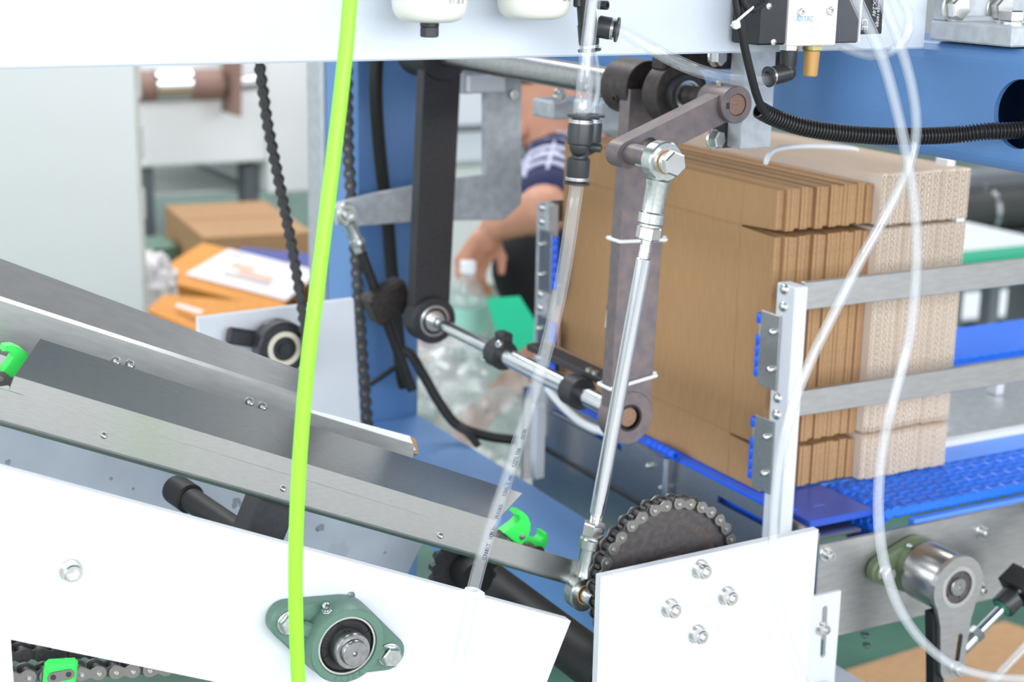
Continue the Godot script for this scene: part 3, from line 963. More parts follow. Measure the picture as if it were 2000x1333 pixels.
	part(o, "eye", mb().holed(circle(e, 0.0275, 40), circle(e, 0.0145, 30), -1.328, -1.31), M.oxide_steel)
	q = PackedVector2Array([e + s + dirn * 0.012, e - s + dirn * 0.012, top - s, top + s])
	# bar above the eye, cut to the eye's ring
	var bar := PackedVector2Array([e + s + dirn * 0.0117, top + s, top - s, e - s + dirn * 0.0117])
	bar.append_array(arc(e, 0.0274, (-s + dirn * 0.0117).angle(), (s + dirn * 0.0117).angle(), 10))
	part(o, "bar", mb().prism(bar, -1.328, -1.31, 0.0006), M.oxide_steel)
	part(o, "bush", mb(Vector3(e.x, e.y, -1.328), f).lathe([Vector2(0.0145, 0.0), Vector2(0.0145, 0.0185), Vector2(0.0122, 0.0185), Vector2(0.012, 0.012)], 32), M.seal_black)
	part(o, "pivot_pin", mb(Vector3(e.x, e.y, -1.335), f).lathe([Vector2(0.0105, 0.0), Vector2(0.0105, 0.0215), Vector2(0.0098, 0.0222), Vector2(0, 0.0222)], 32), M.copper_end)
	tie("cable_tie", "white cable tie round the upper half of the brown swing bar", v3(e.lerp(top, 0.553), -1.319), 0.0275, 0.0115, -0.001)
	tie("cable_tie", "white cable tie low on the brown swing bar above its eye", v3(e.lerp(top, 0.115), -1.319), 0.0275, 0.0115, 0.004)
	o = thing("sensor_lead", "thin white sensor lead running down the brown swing bar's edge", "cable")
	part(o, "lead", mb().tube(smooth([pz(1203, 505, -1.333), pz(1196, 560, -1.335), pz(1191, 610, -1.335), pz(1188, 660, -1.335)], 6), 0.0013, 8), M.tie_white)
	part(o, "plug", mb().rod(pz(1191, 600, -1.333), pz(1187, 640, -1.333), 0.003, 10), M.cream)
	part(o, "boot", mb().rod(pz(1192, 596, -1.333), pz(1191, 606, -1.333), 0.0036, 10), M.black_rubber)

	# lower tie rod between the swing bars
	var zr := -1.77
	var e2 := v2(pz(842, 624, zr))
	o = thing("cross_rod", "polished steel cross rod joining the lower ends of both swing bars", "rod")
	var mid := e.lerp(e2, 0.5)
	var ax := Vector3(e.x, e.y, 0).lerp(Vector3(e2.x, e2.y, 0), 0.5)
	part(o, "thick_rod", mb().rod(Vector3(e.x, e.y, -1.335), Vector3(ax.x, ax.y, -1.60), 0.0105, 32), M.chrome)
	part(o, "thin_rod", mb().rod(Vector3(ax.x, ax.y, -1.58), Vector3(e2.x, e2.y, -1.765), 0.0078, 28), M.chrome)
	part(o, "collar", mb().rod(Vector3(ax.x, ax.y, -1.40), Vector3(ax.x, ax.y, -1.425), 0.0175, 28, 0.001), M.black_metal)
	part(o, "collar", mb().rod(Vector3(ax.x, ax.y, -1.575), Vector3(ax.x, ax.y, -1.60), 0.0175, 28, 0.001), M.black_metal)
	part(o, "clamp_ear", mb(Vector3(ax.x + 0.004, ax.y + 0.018, -1.587)).box(Vector3.ZERO, Vector3(0.014, 0.016, 0.022), 0.002), M.black_metal)
	bolt(o, Vector3(ax.x - 0.008, ax.y + 0.016, -1.572), Vector3(-1, 0.2, 0.3), 0.004, 0.005, 0.0, "socket", M.chrome)
	bolt(o, Vector3(ax.x - 0.012, ax.y - 0.006, -1.60), Vector3(-1, 0.2, 0.5), 0.004, 0.005, 0.0, "socket", M.chrome)
	o = thing("finger_bar", "black flat finger bar with two small screws above the cross rod", "bar")
	part(o, "bar", mb(Vector3(ax.x + 0.022, ax.y + 0.017, -1.45)).box(Vector3.ZERO, Vector3(0.022, 0.008, 0.19), 0.001), M.black_metal)
	part(o, "rust_strip", mb(Vector3(ax.x + 0.034, ax.y + 0.0215, -1.45)).box(Vector3.ZERO, Vector3(0.004, 0.003, 0.19), 0.0008), M.copper_end)
	part(o, "end_block", mb(Vector3(ax.x + 0.016, ax.y + 0.016, -1.35)).box(Vector3.ZERO, Vector3(0.026, 0.022, 0.02), 0.002), M.black_metal)
	for k in [-1.40, -1.412, -1.362]: bolt(o, Vector3(ax.x + 0.014, ax.y + 0.021, k), Vector3.UP, 0.0036, 0.004, 0.0, "socket", M.stainless)

	# far swing bar
	o = thing("dark_swing_bar", "dark grey flat swing bar with a ball bearing eye, farther from the cartons", "bar")
	dirn = (SH - e2).normalized()
	s = dirn.orthogonal() * 0.0252
	part(o, "bar", mb().prism(PackedVector2Array([e2 + s + dirn * 0.006, SH + s, SH - s, e2 - s + dirn * 0.006]), zr - 0.02, zr, 0.0008), M.black_metal)
	part(o, "eye", mb(Vector3(e2.x, e2.y, zr), f).lathe([Vector2(0.0200, -0.02), Vector2(0.0285, -0.02), Vector2(0.0298, -0.019), Vector2(0.0298, 0.009), Vector2(0.0285, 0.010), Vector2(0.0200, 0.010), Vector2(0.0200, -0.02)], 44), M.black_metal)
	part(o, "bearing_ring", mb(Vector3(e2.x, e2.y, zr), f).lathe([Vector2(0.0200, -0.01), Vector2(0.0200, 0.0112), Vector2(0.0172, 0.0112), Vector2(0.0170, 0.009)], 40), M.stainless)
	part(o, "bearing_seal", mb(Vector3(e2.x, e2.y, zr), f).lathe([Vector2(0.0171, 0.0095), Vector2(0.0130, 0.0095)], 40), M.seal_black)
	part(o, "inner_ring", mb(Vector3(e2.x, e2.y, zr), f).lathe([Vector2(0.0131, 0.006), Vector2(0.0131, 0.0115), Vector2(0.0079, 0.0115)], 40), M.stainless)
	part(o, "shaft_hub", mb(Vector3(SH.x, SH.y, zr - 0.07), f).lathe([Vector2(0.0148, 0), Vector2(0.031, 0), Vector2(0.0322, 0.0015), Vector2(0.0322, 0.074), Vector2(0.031, 0.076), Vector2(0.0148, 0.076)], 40), M.black_metal)

func v3(p: Vector2, z: float) -> Vector3: return Vector3(p.x, p.y, z)

# ---------- bent steel guides of the slanted infeed ----------
func guides() -> void:
	var o := thing("front_guide", "brushed stainless slanted guide rail with a raised wing, just above the white plate", "guide rail")
	var tl := pz(78.6, 662, -1.168); var tr := pz(1020, 964, -1.168)
	var fl := pz(28.5, 735, -1.138); var fr := pz(969, 1018, -1.138)
	var bl := pz(18, 763, -1.1379); var br := pz(955, 1046, -1.1379)
	turned_part(o, "wing", mb().sheet(tl, tr, fr, fl, -0.0016), M.brushed, -0.41)
	turned_part(o, "fold", mb().sheet(fl, fr, br, bl, -0.0016), M.brushed, -0.41)
	var ml := pz(-60, 741, -1.1378); var mr := pz(1135, 1100, -1.1378)
	var nl := pz(-60, 803, -1.1378); var nr := pz(1128, 1138, -1.1378)
	turned_part(o, "web", mb().sheet(ml, mr, nr, nl, -0.002), M.brushed, -0.41)
	var lip := mb()
	var prev := [nl, nr]
	for k in 5:
		var a := (k + 1) * PI / 2 / 5
		var off := Vector3(0, -sin(a) * 0.006, -(1 - cos(a)) * 0.006)
		var cur := [nl + off, nr + off]
		lip.sheet(prev[0], prev[1], cur[1], cur[0], -0.0015)
		prev = cur
	lip.sheet(prev[0], prev[1], prev[1] + Vector3(0, 0, -0.012), prev[0] + Vector3(0, 0, -0.012), -0.0015)
	turned_part(o, "lip", lip, M.brushed, -0.41)
	for k in [[203, 851], [553, 955], [860, 1047]]:
		bolt(o, pz(k[0], k[1], -1.1378), Vector3.BACK, 0.0026, 0.0032, 0.0, "button", M.stainless)

	o = thing("rear_guide", "grey steel slanted guide rail behind the first, darker raised wing", "guide rail")
	tl = pz(-40, 490, -1.285); tr = pz(592, 725, -1.285)
	fl = pz(-40, 566, -1.255); fr = pz(592, 771, -1.255)
	turned_part(o, "wing", mb().sheet(tl, tr, fr, fl, -0.002), M.brushed_soft, -0.41)
	var g0 := pz(-40, 574, -1.250); var g1 := pz(592, 779, -1.250)
	turned_part(o, "fold", mb().sheet(fl, fr, g1, g0, -0.002), M.brushed_soft, -0.41)
	turned_part(o, "web", mb().sheet(g0, g1, pz(592, 880, -1.250), pz(-40, 680, -1.250), -0.002).sheet(pz(592, 803, -1.250), pz(809, 869, -1.250), pz(803, 935, -1.250), pz(592, 880, -1.250), -0.002), M.brushed_soft, -0.41)
	for k in [[228, 706], [255, 713], [489, 786], [514, 795]]:
		bolt(o, pz(k[0], k[1], -1.249), Vector3.BACK, 0.0036, 0.004, 0.0, "button", M.stainless)
	o = thing("guide_end_strip", "pale flat strip with a rusty end behind the guide rail", "strip")
	part(o, "strip", mb().sheet(pz(606, 800, -1.262), pz(800, 852, -1.262), pz(812, 880, -1.255), pz(606, 840, -1.255), -0.004), M.panel_pale)
	part(o, "rusty_end", mb().sheet(pz(800, 852, -1.2625), pz(812, 858, -1.2625), pz(818, 888, -1.255), pz(806, 886, -1.255), -0.006), M.carton_brown)

	# steel-blue far side plate under the guides
	o = thing("infeed_back_plate", "pale steel-blue plate seen below the stainless guide, smudged", "plate")
	var zb := -1.36
	var q := PackedVector2Array()
	for k in [[-60, 770], [880, 1015], [822, 1068], [795, 1125], [700, 1250], [-60, 1050]]: q.append(v2(pz(k[0], k[1], zb)))
	part(o, "plate", mb().prism(q, zb - 0.008, zb, 0.0005), M.plate_steelblue)
	for k in [[462, 978, 0.004], [458, 988, 0.003], [470, 985, 0.003], [626, 1031, 0.005], [660, 1078, 0.012], [15, 903, 0.003], [260, 955, 0.0016], [217, 935, 0.002], [752, 1080, 0.002]]:
		var c := pz(k[0], k[1], zb)
		var sp := PackedVector2Array()
		for j in 14: sp.append(v2(c) + Vector2.from_angle(TAU * j / 14.0) * k[2] * rng.randf_range(0.6, 1.1))
		part(o, "smudge", mb().prism(sp, zb, zb + 0.0002), M.dirt if k[2] < 0.01 else M.plate_smudge)
	o = thing("handle_bar", "black rubber-capped handle bar leaning on the steel-blue plate", "handle")
	var a := pz(342, 955, -1.33)
	var b := pz(480, 1050, -1.20)
	var d := (b - a).normalized()
	part(o, "grip", mb().rod(a + d * 0.028, b, 0.0108, 24), M.black_rubber)
	part(o, "cap", mb().rod(a, a + d * 0.032, 0.0135, 24, 0.002), M.black_rubber)
	part(o, "blue_end", mb().rod(a - d * 0.001, a + d * 0.001, 0.0100, 20), M.strip_blue)
	o = thing("black_block", "square black steel block under the stainless guide", "block")
	var c0 := pz(505, 960, -1.155)
	part(o, "block", mb(c0 + Vector3(0.012, -0.018, -0.01), Basis(Vector3.BACK, -0.42)).box(Vector3.ZERO, Vector3(0.034, 0.055, 0.03), 0.0015), M.black_metal)

	# carriers and infeed chain
	chain_meshes("c08", 0.0127, 0.0145)
	green_carrier(Transform3D(Basis(Vector3.BACK, -0.42), pz(28, 728, -1.185)), "green plastic carrier hook on the chain above the guide's end")
	green_carrier(Transform3D(Basis(Vector3.BACK, -0.75), pz(1003, 1042, -1.185)), "green plastic carrier hook standing beside the clear tube")
	green_carrier(Transform3D(Basis(Vector3.BACK, -1.75), pz(1024, 1068, -1.195)), "green plastic carrier hook tipping over at the chain's end")
	o = thing("infeed_chain", "grey roller chain under the green carrier left of the guide wing", "chain")
	var js := []
	var st := pz(30, 745, -1.185)
	var dr := Vector3(cos(-0.41), sin(-0.41), 0) * 0.0127
	for k in 7: js.append(st + dr * (k - 5))
	chain(o, "c08", js, Vector3.BACK, M.chain_steel, M.chain_dark, M.pin_steel)
	o = thing("infeed_chain", "grey roller chain end beside the clear tube and green hooks", "chain")
	js = []
	st = pz(985, 1050, -1.19)
	dr = Vector3(cos(-0.5), sin(-0.5), 0) * 0.0127
	for k in 5: js.append(st + dr * (k - 1))
	chain(o, "c08", js, Vector3.BACK, M.chain_steel, M.chain_dark, M.pin_steel)
	# return strand in the gap under the white plate
	o = thing("return_chain", "grey roller chain strand with green shoe under the white plate", "chain")
	js = []
	st = pz(52, 1316, -1.092)
	dr = (pz(226, 1306, -1.092) - st).normalized() * 0.0127
	for k in 14: js.append(st + dr * (k - 3))
	chain(o, "c08", js, Vector3.BACK, M.chain_steel, M.chain_dark, M.pin_steel)
	part(o, "green_shoe", mb(pz(117, 1320, -1.082), Basis(Vector3.BACK, dr.angle_to(Vector3.RIGHT) * -1)).box(Vector3.ZERO, Vector3(0.024, 0.026, 0.006), 0.003), M.carrier_green)
	part(o, "shoe_clip", mb(pz(119, 1321, -1.0785)).prism(stadium(Vector2(-0.0055, 0), Vector2(0.0055, 0), 0.0042), 0, 0.0008, 0.0002), M.chain_steel)
	for k in [-0.0055, 0.0055]: part(o, "clip_pin", mb(pz(119, 1321, -1.0778) + Vector3(k, 0, 0), Basis(Vector3.RIGHT, PI / 2)).lathe([Vector2(0, 0), Vector2(0.0021, 0), Vector2(0.002, 0.0006), Vector2(0, 0.0008)], 12), M.black_metal)
	o = thing("return_chain", "dark roller chain strand behind the grey one under the white plate", "chain")
	js = []
	for k in 14: js.append(st + dr * (k - 3) + Vector3(0.004, 0.010, -0.045))
	chain(o, "c08", js, Vector3.BACK, M.chain_dark, M.chain_dark, M.chain_dark)
	js = []
	for k in 14: js.append(st + dr * (k - 3) + Vector3(0.002, 0.006, -0.024))
	chain(o, "c08", js, Vector3.BACK, M.chain_dark, M.chain_dark, M.chain_dark)
	part(o, "green_shoe", mb(pz(97, 1279, -1.135)).box(Vector3.ZERO, Vector3(0.024, 0.007, 0.012), 0.0025), M.carrier_green)
	# rear sprocket and black roller seen between the plates
	o = thing("rear_sprocket", "small dark sprocket behind the clear tube under the guide", "sprocket")
	var rc := pz(905, 1110, -1.28)
	var tq := PackedVector2Array()
	for k in 17:
		for e in [[-0.5, 0.031], [-0.18, 0.036], [0.18, 0.036]]:
			tq.append(Vector2.from_angle(TAU * (k + e[0]) / 17.0) * e[1])
	part(o, "toothed_disc", mb(rc).prism(tq, -0.004, 0.004), M.black_metal)
	part(o, "hub", mb(rc, Basis(Vector3.RIGHT, PI / 2)).lathe([Vector2(0.017, 0.0), Vector2(0.017, 0.03), Vector2(0, 0.03)], 28), M.black_rubber)
	bolt(o, rc + Vector3(-0.006, -0.012, 0.03), Vector3.BACK, 0.003, 0.003, 0, "button")
	o = thing("black_roller", "thick black roller running towards the sprocket plate, low down", "roller")
	var k0 := pz(985, 1165, -1.30)
	part(o, "roller", mb().rod(k0 + Vector3(0, 0, -0.06), k0 + Vector3(0.0, 0, 0.20), 0.023, 32, 0.002), M.black_rubber)
	part(o, "green_collar", mb().rod(k0 + Vector3(0, 0, -0.085), k0 + Vector3(0, 0, -0.06), 0.0225, 28, 0.002), M.carrier_green)

func green_carrier(t: Transform3D, label: String) -> void:
	var o := thing("chain_carrier", label, "carrier", "green plastic chain carriers")
	var q := PackedVector2Array([Vector2(-0.013, -0.006), Vector2(0.011, -0.006), Vector2(0.0115, 0.004), Vector2(0.009, 0.011), Vector2(0.004, 0.0165), Vector2(-0.003, 0.0195), Vector2(-0.010, 0.020), Vector2(-0.0155, 0.0175), Vector2(-0.0155, 0.0135), Vector2(-0.0105, 0.0145), Vector2(-0.0075, 0.012), Vector2(-0.0085, 0.006)])
	var b := MB.new().at(t)
	b.prism(q, -0.007, 0.007, 0.001)
	part(o, "hook", b, M.carrier_green)
	part(o, "rivet", mb(t * Vector3(0.005, 0.002, 0.0071), Basis(Vector3.RIGHT, PI / 2)).lathe([Vector2(0.003, 0), Vector2(0.003, 0.0008), Vector2(0, 0.0012)], 14), M.stainless)

# ---------- air lines, valve, filters, cables ----------
func hose(called: String, label: String, pts: Array, r: float, m: Material, bore := 0.0, category := "tube") -> Node3D:
	var o := thing(called, label, category)
	var q := even(smooth(pts, 8), 0.006)
	var b := mb().tube(q, r, 20, [], bore <= 0.0)
	part(o, "outer_wall" if bore > 0 else "jacket", b, m)
	if bore > 0: part(o, "bore", mb().tube(q, bore, 16, [], false, true), m)
	return o

func ends(parent: Node, d: Vector3, o: Vector3, r: float, L: float) -> void:
	# push-in socket: body, steel ring, release collar; opening along d
	part(parent, "socket", along(d, o).lathe([Vector2(0, 0), Vector2(r * 0.9, 0), Vector2(r, r * 0.12), Vector2(r, L * 0.86), Vector2(r * 0.95, L), Vector2(r * 0.6, L)], 28), M.black_plastic)
	part(parent, "steel_ring", along(d, o + d * L).lathe([Vector2(r * 0.6, 0), Vector2(r * 0.97, 0), Vector2(r * 0.97, r * 0.1), Vector2(r * 0.88, r * 0.13), Vector2(r * 0.97, r * 0.17), Vector2(r * 0.97, r * 0.24), Vector2(r * 0.6, r * 0.24)], 28), M.stainless)
	part(parent, "collar", along(d, o + d * (L + r * 0.3)).lathe([Vector2(r * 0.6, -r * 0.06), Vector2(r * 0.75, -r * 0.06), Vector2(r * 0.75, r * 0.08), Vector2(r * 1.12, r * 0.12), Vector2(r * 1.12, r * 0.3), Vector2(r * 0.6, r * 0.34)], 28), M.black_plastic)

func air_system() -> void:
	var f := Basis(Vector3.RIGHT, PI / 2)
	# filter bowls
	for k in 2:
		var u: float = [839.0, 1042.0][k]
		var c := pz(u, [43, 37][k], -1.032)
		var o := thing("filter_bowl", ["white round filter bowl with black drain plug", "white round filter bowl without drain plug, beside the black tee fitting"][k], "filter", "white filter bowls")
		part(o, "bowl", mb(c).lathe([Vector2(0, 0), Vector2(0.017, 0.0002), Vector2(0.0215, 0.0016), Vector2(0.0245, 0.0045), Vector2(0.0262, 0.0085), Vector2(0.0268, 0.014), Vector2(0.0270, 0.11), Vector2(0, 0.11)], 44, 40), M.bowl_white)
		part(o, "filter_head", mb(c + Vector3(0, 0.145, -0.005)).box(Vector3.ZERO, Vector3(0.06, 0.07, 0.064), 0.004), M.black_plastic)
		if k == 0:
			part(o, "drain_plug", mb(c + Vector3(0, -0.0105, 0)).hexa(0.0066, 0.0, 0.0075, 0.3).lathe([Vector2(0, 0.0075), Vector2(0.0068, 0.0075), Vector2(0.0068, 0.0108), Vector2(0, 0.0108)], 20), M.black_plastic)
		var s: String = ["07-B-X", "08-B-X"][k]
		var a0: float = [0.10, 0.40][k]
		for i in s.length():
			var a := a0 + i * 0.094
			var dirn := Vector3(sin(a), 0, cos(a))
			word(o, "printed_letter", s[i], Transform3D(Basis(Vector3.UP, a), c + dirn * 0.0270 + Vector3(0, [0.0150, 0.0150][k], 0)), 0.0030, M.print_dark, 0.0001, "Droid Sans Mono")
	# green cable
	hose("green_cable", "bright lime green cable hanging down in front of the machine", [pz(730, -620, -1.06), pz(706, -300, -1.0), pz(688, -60, -0.99), pz(682, 20, -0.985), pz(674, 110, -0.98), pz(660, 235, -0.975), pz(641, 390, -0.97), pz(620, 560, -0.965), pz(602, 700, -0.962), pz(588, 860, -0.96), pz(580, 1000, -0.96), pz(577, 1120, -0.962), pz(579, 1240, -0.965), pz(583, 1333, -0.968), pz(588, 1420, -0.97), pz(610, 1650, -0.98), pz(640, 1900, -1.0)], 0.0051, M.lime, 0.0, "cable")

	# Y fitting and its tubes
	var o := thing("y_fitting", "black plastic Y-shaped push-in tube fitting, two tubes in, one out", "fitting")
	var b0 := pz(1128, 338, -0.948)
	var up := (pz(1136, 240, -0.948) - b0).normalized()
	var rt := up.cross(Vector3.BACK).normalized() * 1.0
	ends(o, -up, b0 + up * 0.0105, 0.0083, 0.0135)
	var pa := b0 + up * 0.020 - rt * 0.0022 + Vector3(0, 0, 0.003)
	var pb := b0 + up * 0.020 + rt * 0.0102 + Vector3(0, 0, -0.006)
	for p in [pa, pb]:
		ends(o, up, p, 0.0091, 0.0150)
		part(o, "lobe", mb().ball(p - up * 0.001, 0.0074, 20), M.black_plastic)
	part(o, "body", mb().rod(b0 + up * 0.009, b0 + up * 0.019 + rt * 0.003, 0.0058, 20), M.black_plastic)
	part(o, "mounting_eye", along(rt + Vector3(0, 0, 0.9), b0 + up * 0.0185 + rt * 0.006 + Vector3(0, 0, 0.004)).lathe([Vector2(0, 0), Vector2(0.0031, 0), Vector2(0.0031, 0.0075), Vector2(0.0028, 0.008), Vector2(0.0016, 0.008), Vector2(0.0016, 0.003), Vector2(0, 0.003)], 16), M.black_plastic)
	# tee fitting against the beam
	var tee := thing("tee_fitting", "black plastic tee fitting with side branch at the pale beam", "fitting")
	var t0 := pz(1150, 78, -1.030)
	var tu := (pz(1140, -60, -1.030) - t0).normalized()
	ends(tee, -tu, t0 + tu * 0.012, 0.0078, 0.0155)
	part(tee, "body", mb().rod(t0 + tu * 0.005, t0 + tu * 0.06, 0.0072, 24, 0.001), M.black_plastic)
	part(tee, "web", mb(t0 + tu * 0.03).box(Vector3.ZERO, Vector3(0.019, 0.012, 0.006), 0.001), M.black_plastic)
	var side := (pz(1260, 66, -1.0) - pz(1160, 48, -1.025)).normalized()
	var sb := pz(1160, 50, -1.026)
	ends(tee, side, sb + side * 0.003, 0.0082, 0.0105)
	for e in [[1178, 10], [1180, 64]]:
		part(tee, "mounting_eye", along(Vector3(0.5, 0, 1), pz(e[0], e[1], -1.022)).lathe([Vector2(0, -0.004), Vector2(0.0034, -0.004), Vector2(0.0034, 0.0035), Vector2(0.0019, 0.0035), Vector2(0.0019, -0.001), Vector2(0, -0.001)], 16), M.black_plastic)
	# clear tubes
	var bo := 0.0033
	var ta := pa + up * 0.012
	hose("clear_tube", "clear air tube running from the frame top into the Y fitting", [ta, ta + up * 0.02, pz(1139, 170, -0.956), pz(1148, 90, -0.962), pz(1159, 0, -0.966), pz(1168, -70, -0.97), pz(1190, -260, -0.99), pz(1200, -500, -1.03)], 0.0050, M.tube_clear, bo)
	hose("clear_tube", "short clear air tube from the tee fitting to the Y fitting", [pb + up * 0.012, pb + up * 0.02, pz(1160, 185, -0.985), pz(1160, 140, -1.01), t0 - tu * 0.006], 0.0046, M.tube_clear, bo)
	var se := sb + side * 0.013
	hose("clear_tube", "clear air tube bowing from the tee fitting to the black elbow", [se, se + side * 0.008, pz(1262, 88, -1.0), pz(1320, 120, -1.0), pz(1380, 143, -1.005), pz(1435, 153, -1.028), pz(1475, 155, -1.042), pz(1500, 154, -1.045)], 0.0050, M.tube_clear, bo)
	var long := [b0 - up * 0.001, b0 - up * 0.012, pz(1121, 400, -0.948), pz(1111, 470, -0.948), pz(1096, 560, -0.949), pz(1078, 640, -0.951), pz(1055, 725, -0.954), pz(1025, 825, -0.957), pz(992, 930, -0.96), pz(958, 1035, -0.964), pz(930, 1130, -0.968), pz(913, 1215, -0.975), pz(899, 1280, -0.98), pz(885, 1370, -0.985), pz(868, 1500, -1.0), pz(858, 1700, -1.02)]
	o = hose("clear_tube", "long printed clear air tube hanging from the Y fitting", long, 0.0050, M.tube_clear, bo)
	# print along the long tube, reading upwards
	var line := even(smooth(long, 8), 0.002)
	var runs := [["047N", 1021, 844], ["1221L18A", 1006, 888], ["10X6.5 mm", 988, 944], ["PU1065", 971, 995], ["HONU", 958, 1037], ["CONNECT", 947, 1075]]
	for e in runs:
		var s: String = e[0]
		var mid := 0
		var best := 1e9
		for i in line.size():
			var h := line[i].distance_to(pz(e[1], e[2], line[i].z)) as float
			if h < best:
				best = h; mid = i
		for i in s.length():
			if s[i] == " ": continue
			var at := float(mid) - (i - (s.length() - 1) / 2.0) * 0.00185 / 0.002
			var c: Vector3 = line[clampi(int(at), 0, line.size() - 2)].lerp(line[clampi(int(at) + 1, 0, line.size() - 1)], at - floorf(at))
			var dn: Vector3 = (line[clampi(int(at) - 3, 0, line.size() - 1)] - line[clampi(int(at) + 3, 0, line.size() - 1)]).normalized()
			var outw := (eye - c).normalized()
			outw = (Vector3(-0.15, 0.1, 1) - dn * Vector3(-0.15, 0.1, 1).dot(dn)).normalized()
			var bs := Basis(dn, outw.cross(dn), outw)
			word(o, "printed_letter", s[i], Transform3D(bs, c + outw * 0.00505), 0.0022, M.print_navy, 0.0001, "Droid Sans Mono")
	tie2(pz(923, 1158, -0.97), 0.0062)

	# solenoid valve
	o = thing("solenoid_valve", "white and black solenoid valve block with blue lettering", "valve")
	var zf := -1.028
	var xs := []
	for u in [1483, 1538, 1633, 1678, 1730]: xs.append(pz(u, 80, zf).x)
	var yb := pz(1560, 90, zf).y
	part(o, "end_cap", mb().span(Vector3(xs[0], yb + 0.001, -1.066), Vector3(xs[1], 1.41, zf - 0.002), 0.0015), M.valve_black)
	part(o, "body", mb().span(Vector3(xs[1], yb, -1.068), Vector3(xs[2], 1.41, zf), 0.001), M.valve_white)
	part(o, "coil", mb().span(Vector3(xs[2], yb + 0.0015, -1.066), Vector3(xs[3], 1.41, zf - 0.002), 0.001), M.valve_grey)
	part(o, "coil_plate", mb().span(Vector3(xs[3], yb + 0.002, -1.066), Vector3(xs[3] + 0.0015, 1.41, zf - 0.001)), M.valve_white)
	var py0 := pz(1700, 67, zf - 0.004).y
	part(o, "plug", mb().span(Vector3(xs[3] + 0.0015, py0, -1.066), Vector3(xs[4], 1.41, zf - 0.005), 0.001), M.valve_black)
	for e in [[1502, 12], [1511, 82]]: bolt(o, pz(e[0], e[1], zf - 0.0022), Vector3.BACK, 0.0028, 0.0006, 0.0, "button", M.stainless)
	for e in [[1563, 24], [1620, 21]]: bolt(o, pz(e[0], e[1], zf), Vector3.BACK, 0.0034, 0.0032, 0.0, "socket", M.stainless)
	var fl := Basis()
	word(o, "brand_word", "AirTAC", Transform3D(fl, pz(1572, 37, zf)), 0.0042, M.print_blue, 0.0001)
	part(o, "rule", mb(pz(1585, 46, zf)).box(Vector3.ZERO, Vector3(0.030, 0.0003, 0.0002)), M.print_red)
	var small := [["Model: 4V210", 1579, 54], ["Pressure:", 1568, 64], ["0.15~0.8MPa", 1574, 72]]
	for e in small: word(o, "printed_line", e[0], Transform3D(fl, pz(e[1], e[2], zf)), 0.0019, M.bracket_grey, 0.0001)
	var down := Basis(Vector3.BACK, -PI / 2)
	word(o, "printed_line", "DC24V", Transform3D(down, pz(1708, 15, zf - 0.005)), 0.0034, M.print_white, 0.0001)
	word(o, "printed_line", "Voltage range", Transform3D(down, pz(1716, 22, zf - 0.005)), 0.0030, M.print_white, 0.0001)
	word(o, "printed_line", "3.0W", Transform3D(down, pz(1725, 40, zf - 0.005)), 0.0030, M.print_white, 0.0001)
	word(o, "printed_line", "CE", Transform3D(down, pz(1689, 48, zf - 0.005)), 0.0062, M.print_white, 0.0001)
	# elbow
	o = thing("elbow_fitting", "black plastic elbow fitting screwed under the valve", "fitting")
	var n := pz(1541, 97, -1.045)
	n.y = yb
	part(o, "thread_nut", mb(n + Vector3(0, -0.0052, 0)).hexa(0.0082, 0, 0.0052, 0.4), M.stainless)
	part(o, "neck", mb(n + Vector3(0, -0.017, 0)).lathe([Vector2(0, 0), Vector2(0.0066, 0), Vector2(0.0070, 0.003), Vector2(0.0070, 0.012), Vector2(0, 0.012)], 24), M.black_plastic)
	var knee := n + Vector3(0, -0.0225, 0)
	part(o, "knee", mb().ball(knee, 0.0072, 22).rod(knee, n + Vector3(0, -0.015, 0), 0.0062, 20), M.black_plastic)
	var ed := (pz(1480, 155, -1.045) - knee).normalized()
	ends(o, ed, knee + ed * 0.002, 0.0076, 0.0135)
	# silencer
	o = thing("silencer", "sintered bronze exhaust silencer screwed under the valve", "silencer")
	n = pz(1586, 95, -1.045)
	n.y = yb
	part(o, "brass_nut", mb(n + Vector3(0, -0.0055, 0)).hexa(0.0088, 0, 0.0055, 0.1), M.brass)
	part(o, "bronze_cup", mb(n + Vector3(0, -0.0262, 0)).lathe([Vector2(0, 0), Vector2(0.0050, 0), Vector2(0.0058, 0.001), Vector2(0.0068, 0.0207), Vector2(0, 0.0207)], 26), M.bronze)
	# cables by the valve
	hose("valve_cable", "black cable dropping past the valve into the ribbed conduit", [pz(1436, -60, -1.005), pz(1438, 0, -1.005), pz(1446, 48, -1.005), pz(1456, 100, -1.008), pz(1468, 150, -1.012), pz(1480, 192, -1.018), pz(1496, 222, -1.026), pz(1530, 238, -1.03)], 0.0033, M.black_rubber, 0.0, "cable")
	o = hose("looped_cable", "black cable end looped up and tied beside the valve", [pz(1446, -60, -1.0), pz(1450, -10, -1.0), pz(1457, 13, -1.0), pz(1467, 20, -1.0), pz(1482, 13, -1.002), pz(1497, -2, -1.006), pz(1515, -40, -1.01)], 0.0029, M.black_rubber, 0.0, "cable")
	o = thing("cable_tie", "white cable tie bundling two black cables beside the valve", "cable tie", "white cable ties")
	var ring := []
	var rc := pz(1450, 32, -1.003)
	for k in 29: ring.append(rc + Vector3(cos(TAU * k / 28.0) * 0.0085, sin(TAU * k / 28.0) * 0.0035 + cos(TAU * k / 28.0) * 0.006, sin(TAU * k / 28.0) * 0.006))
	part(o, "band", mb().tube(ring, 0.0011, 8, [], false), M.tie_white)
	part(o, "head", mb(pz(1438, 48, -0.996), Basis(Vector3.BACK, 0.3)).box(Vector3.ZERO, Vector3(0.0055, 0.0062, 0.005), 0.001), M.tie_white)
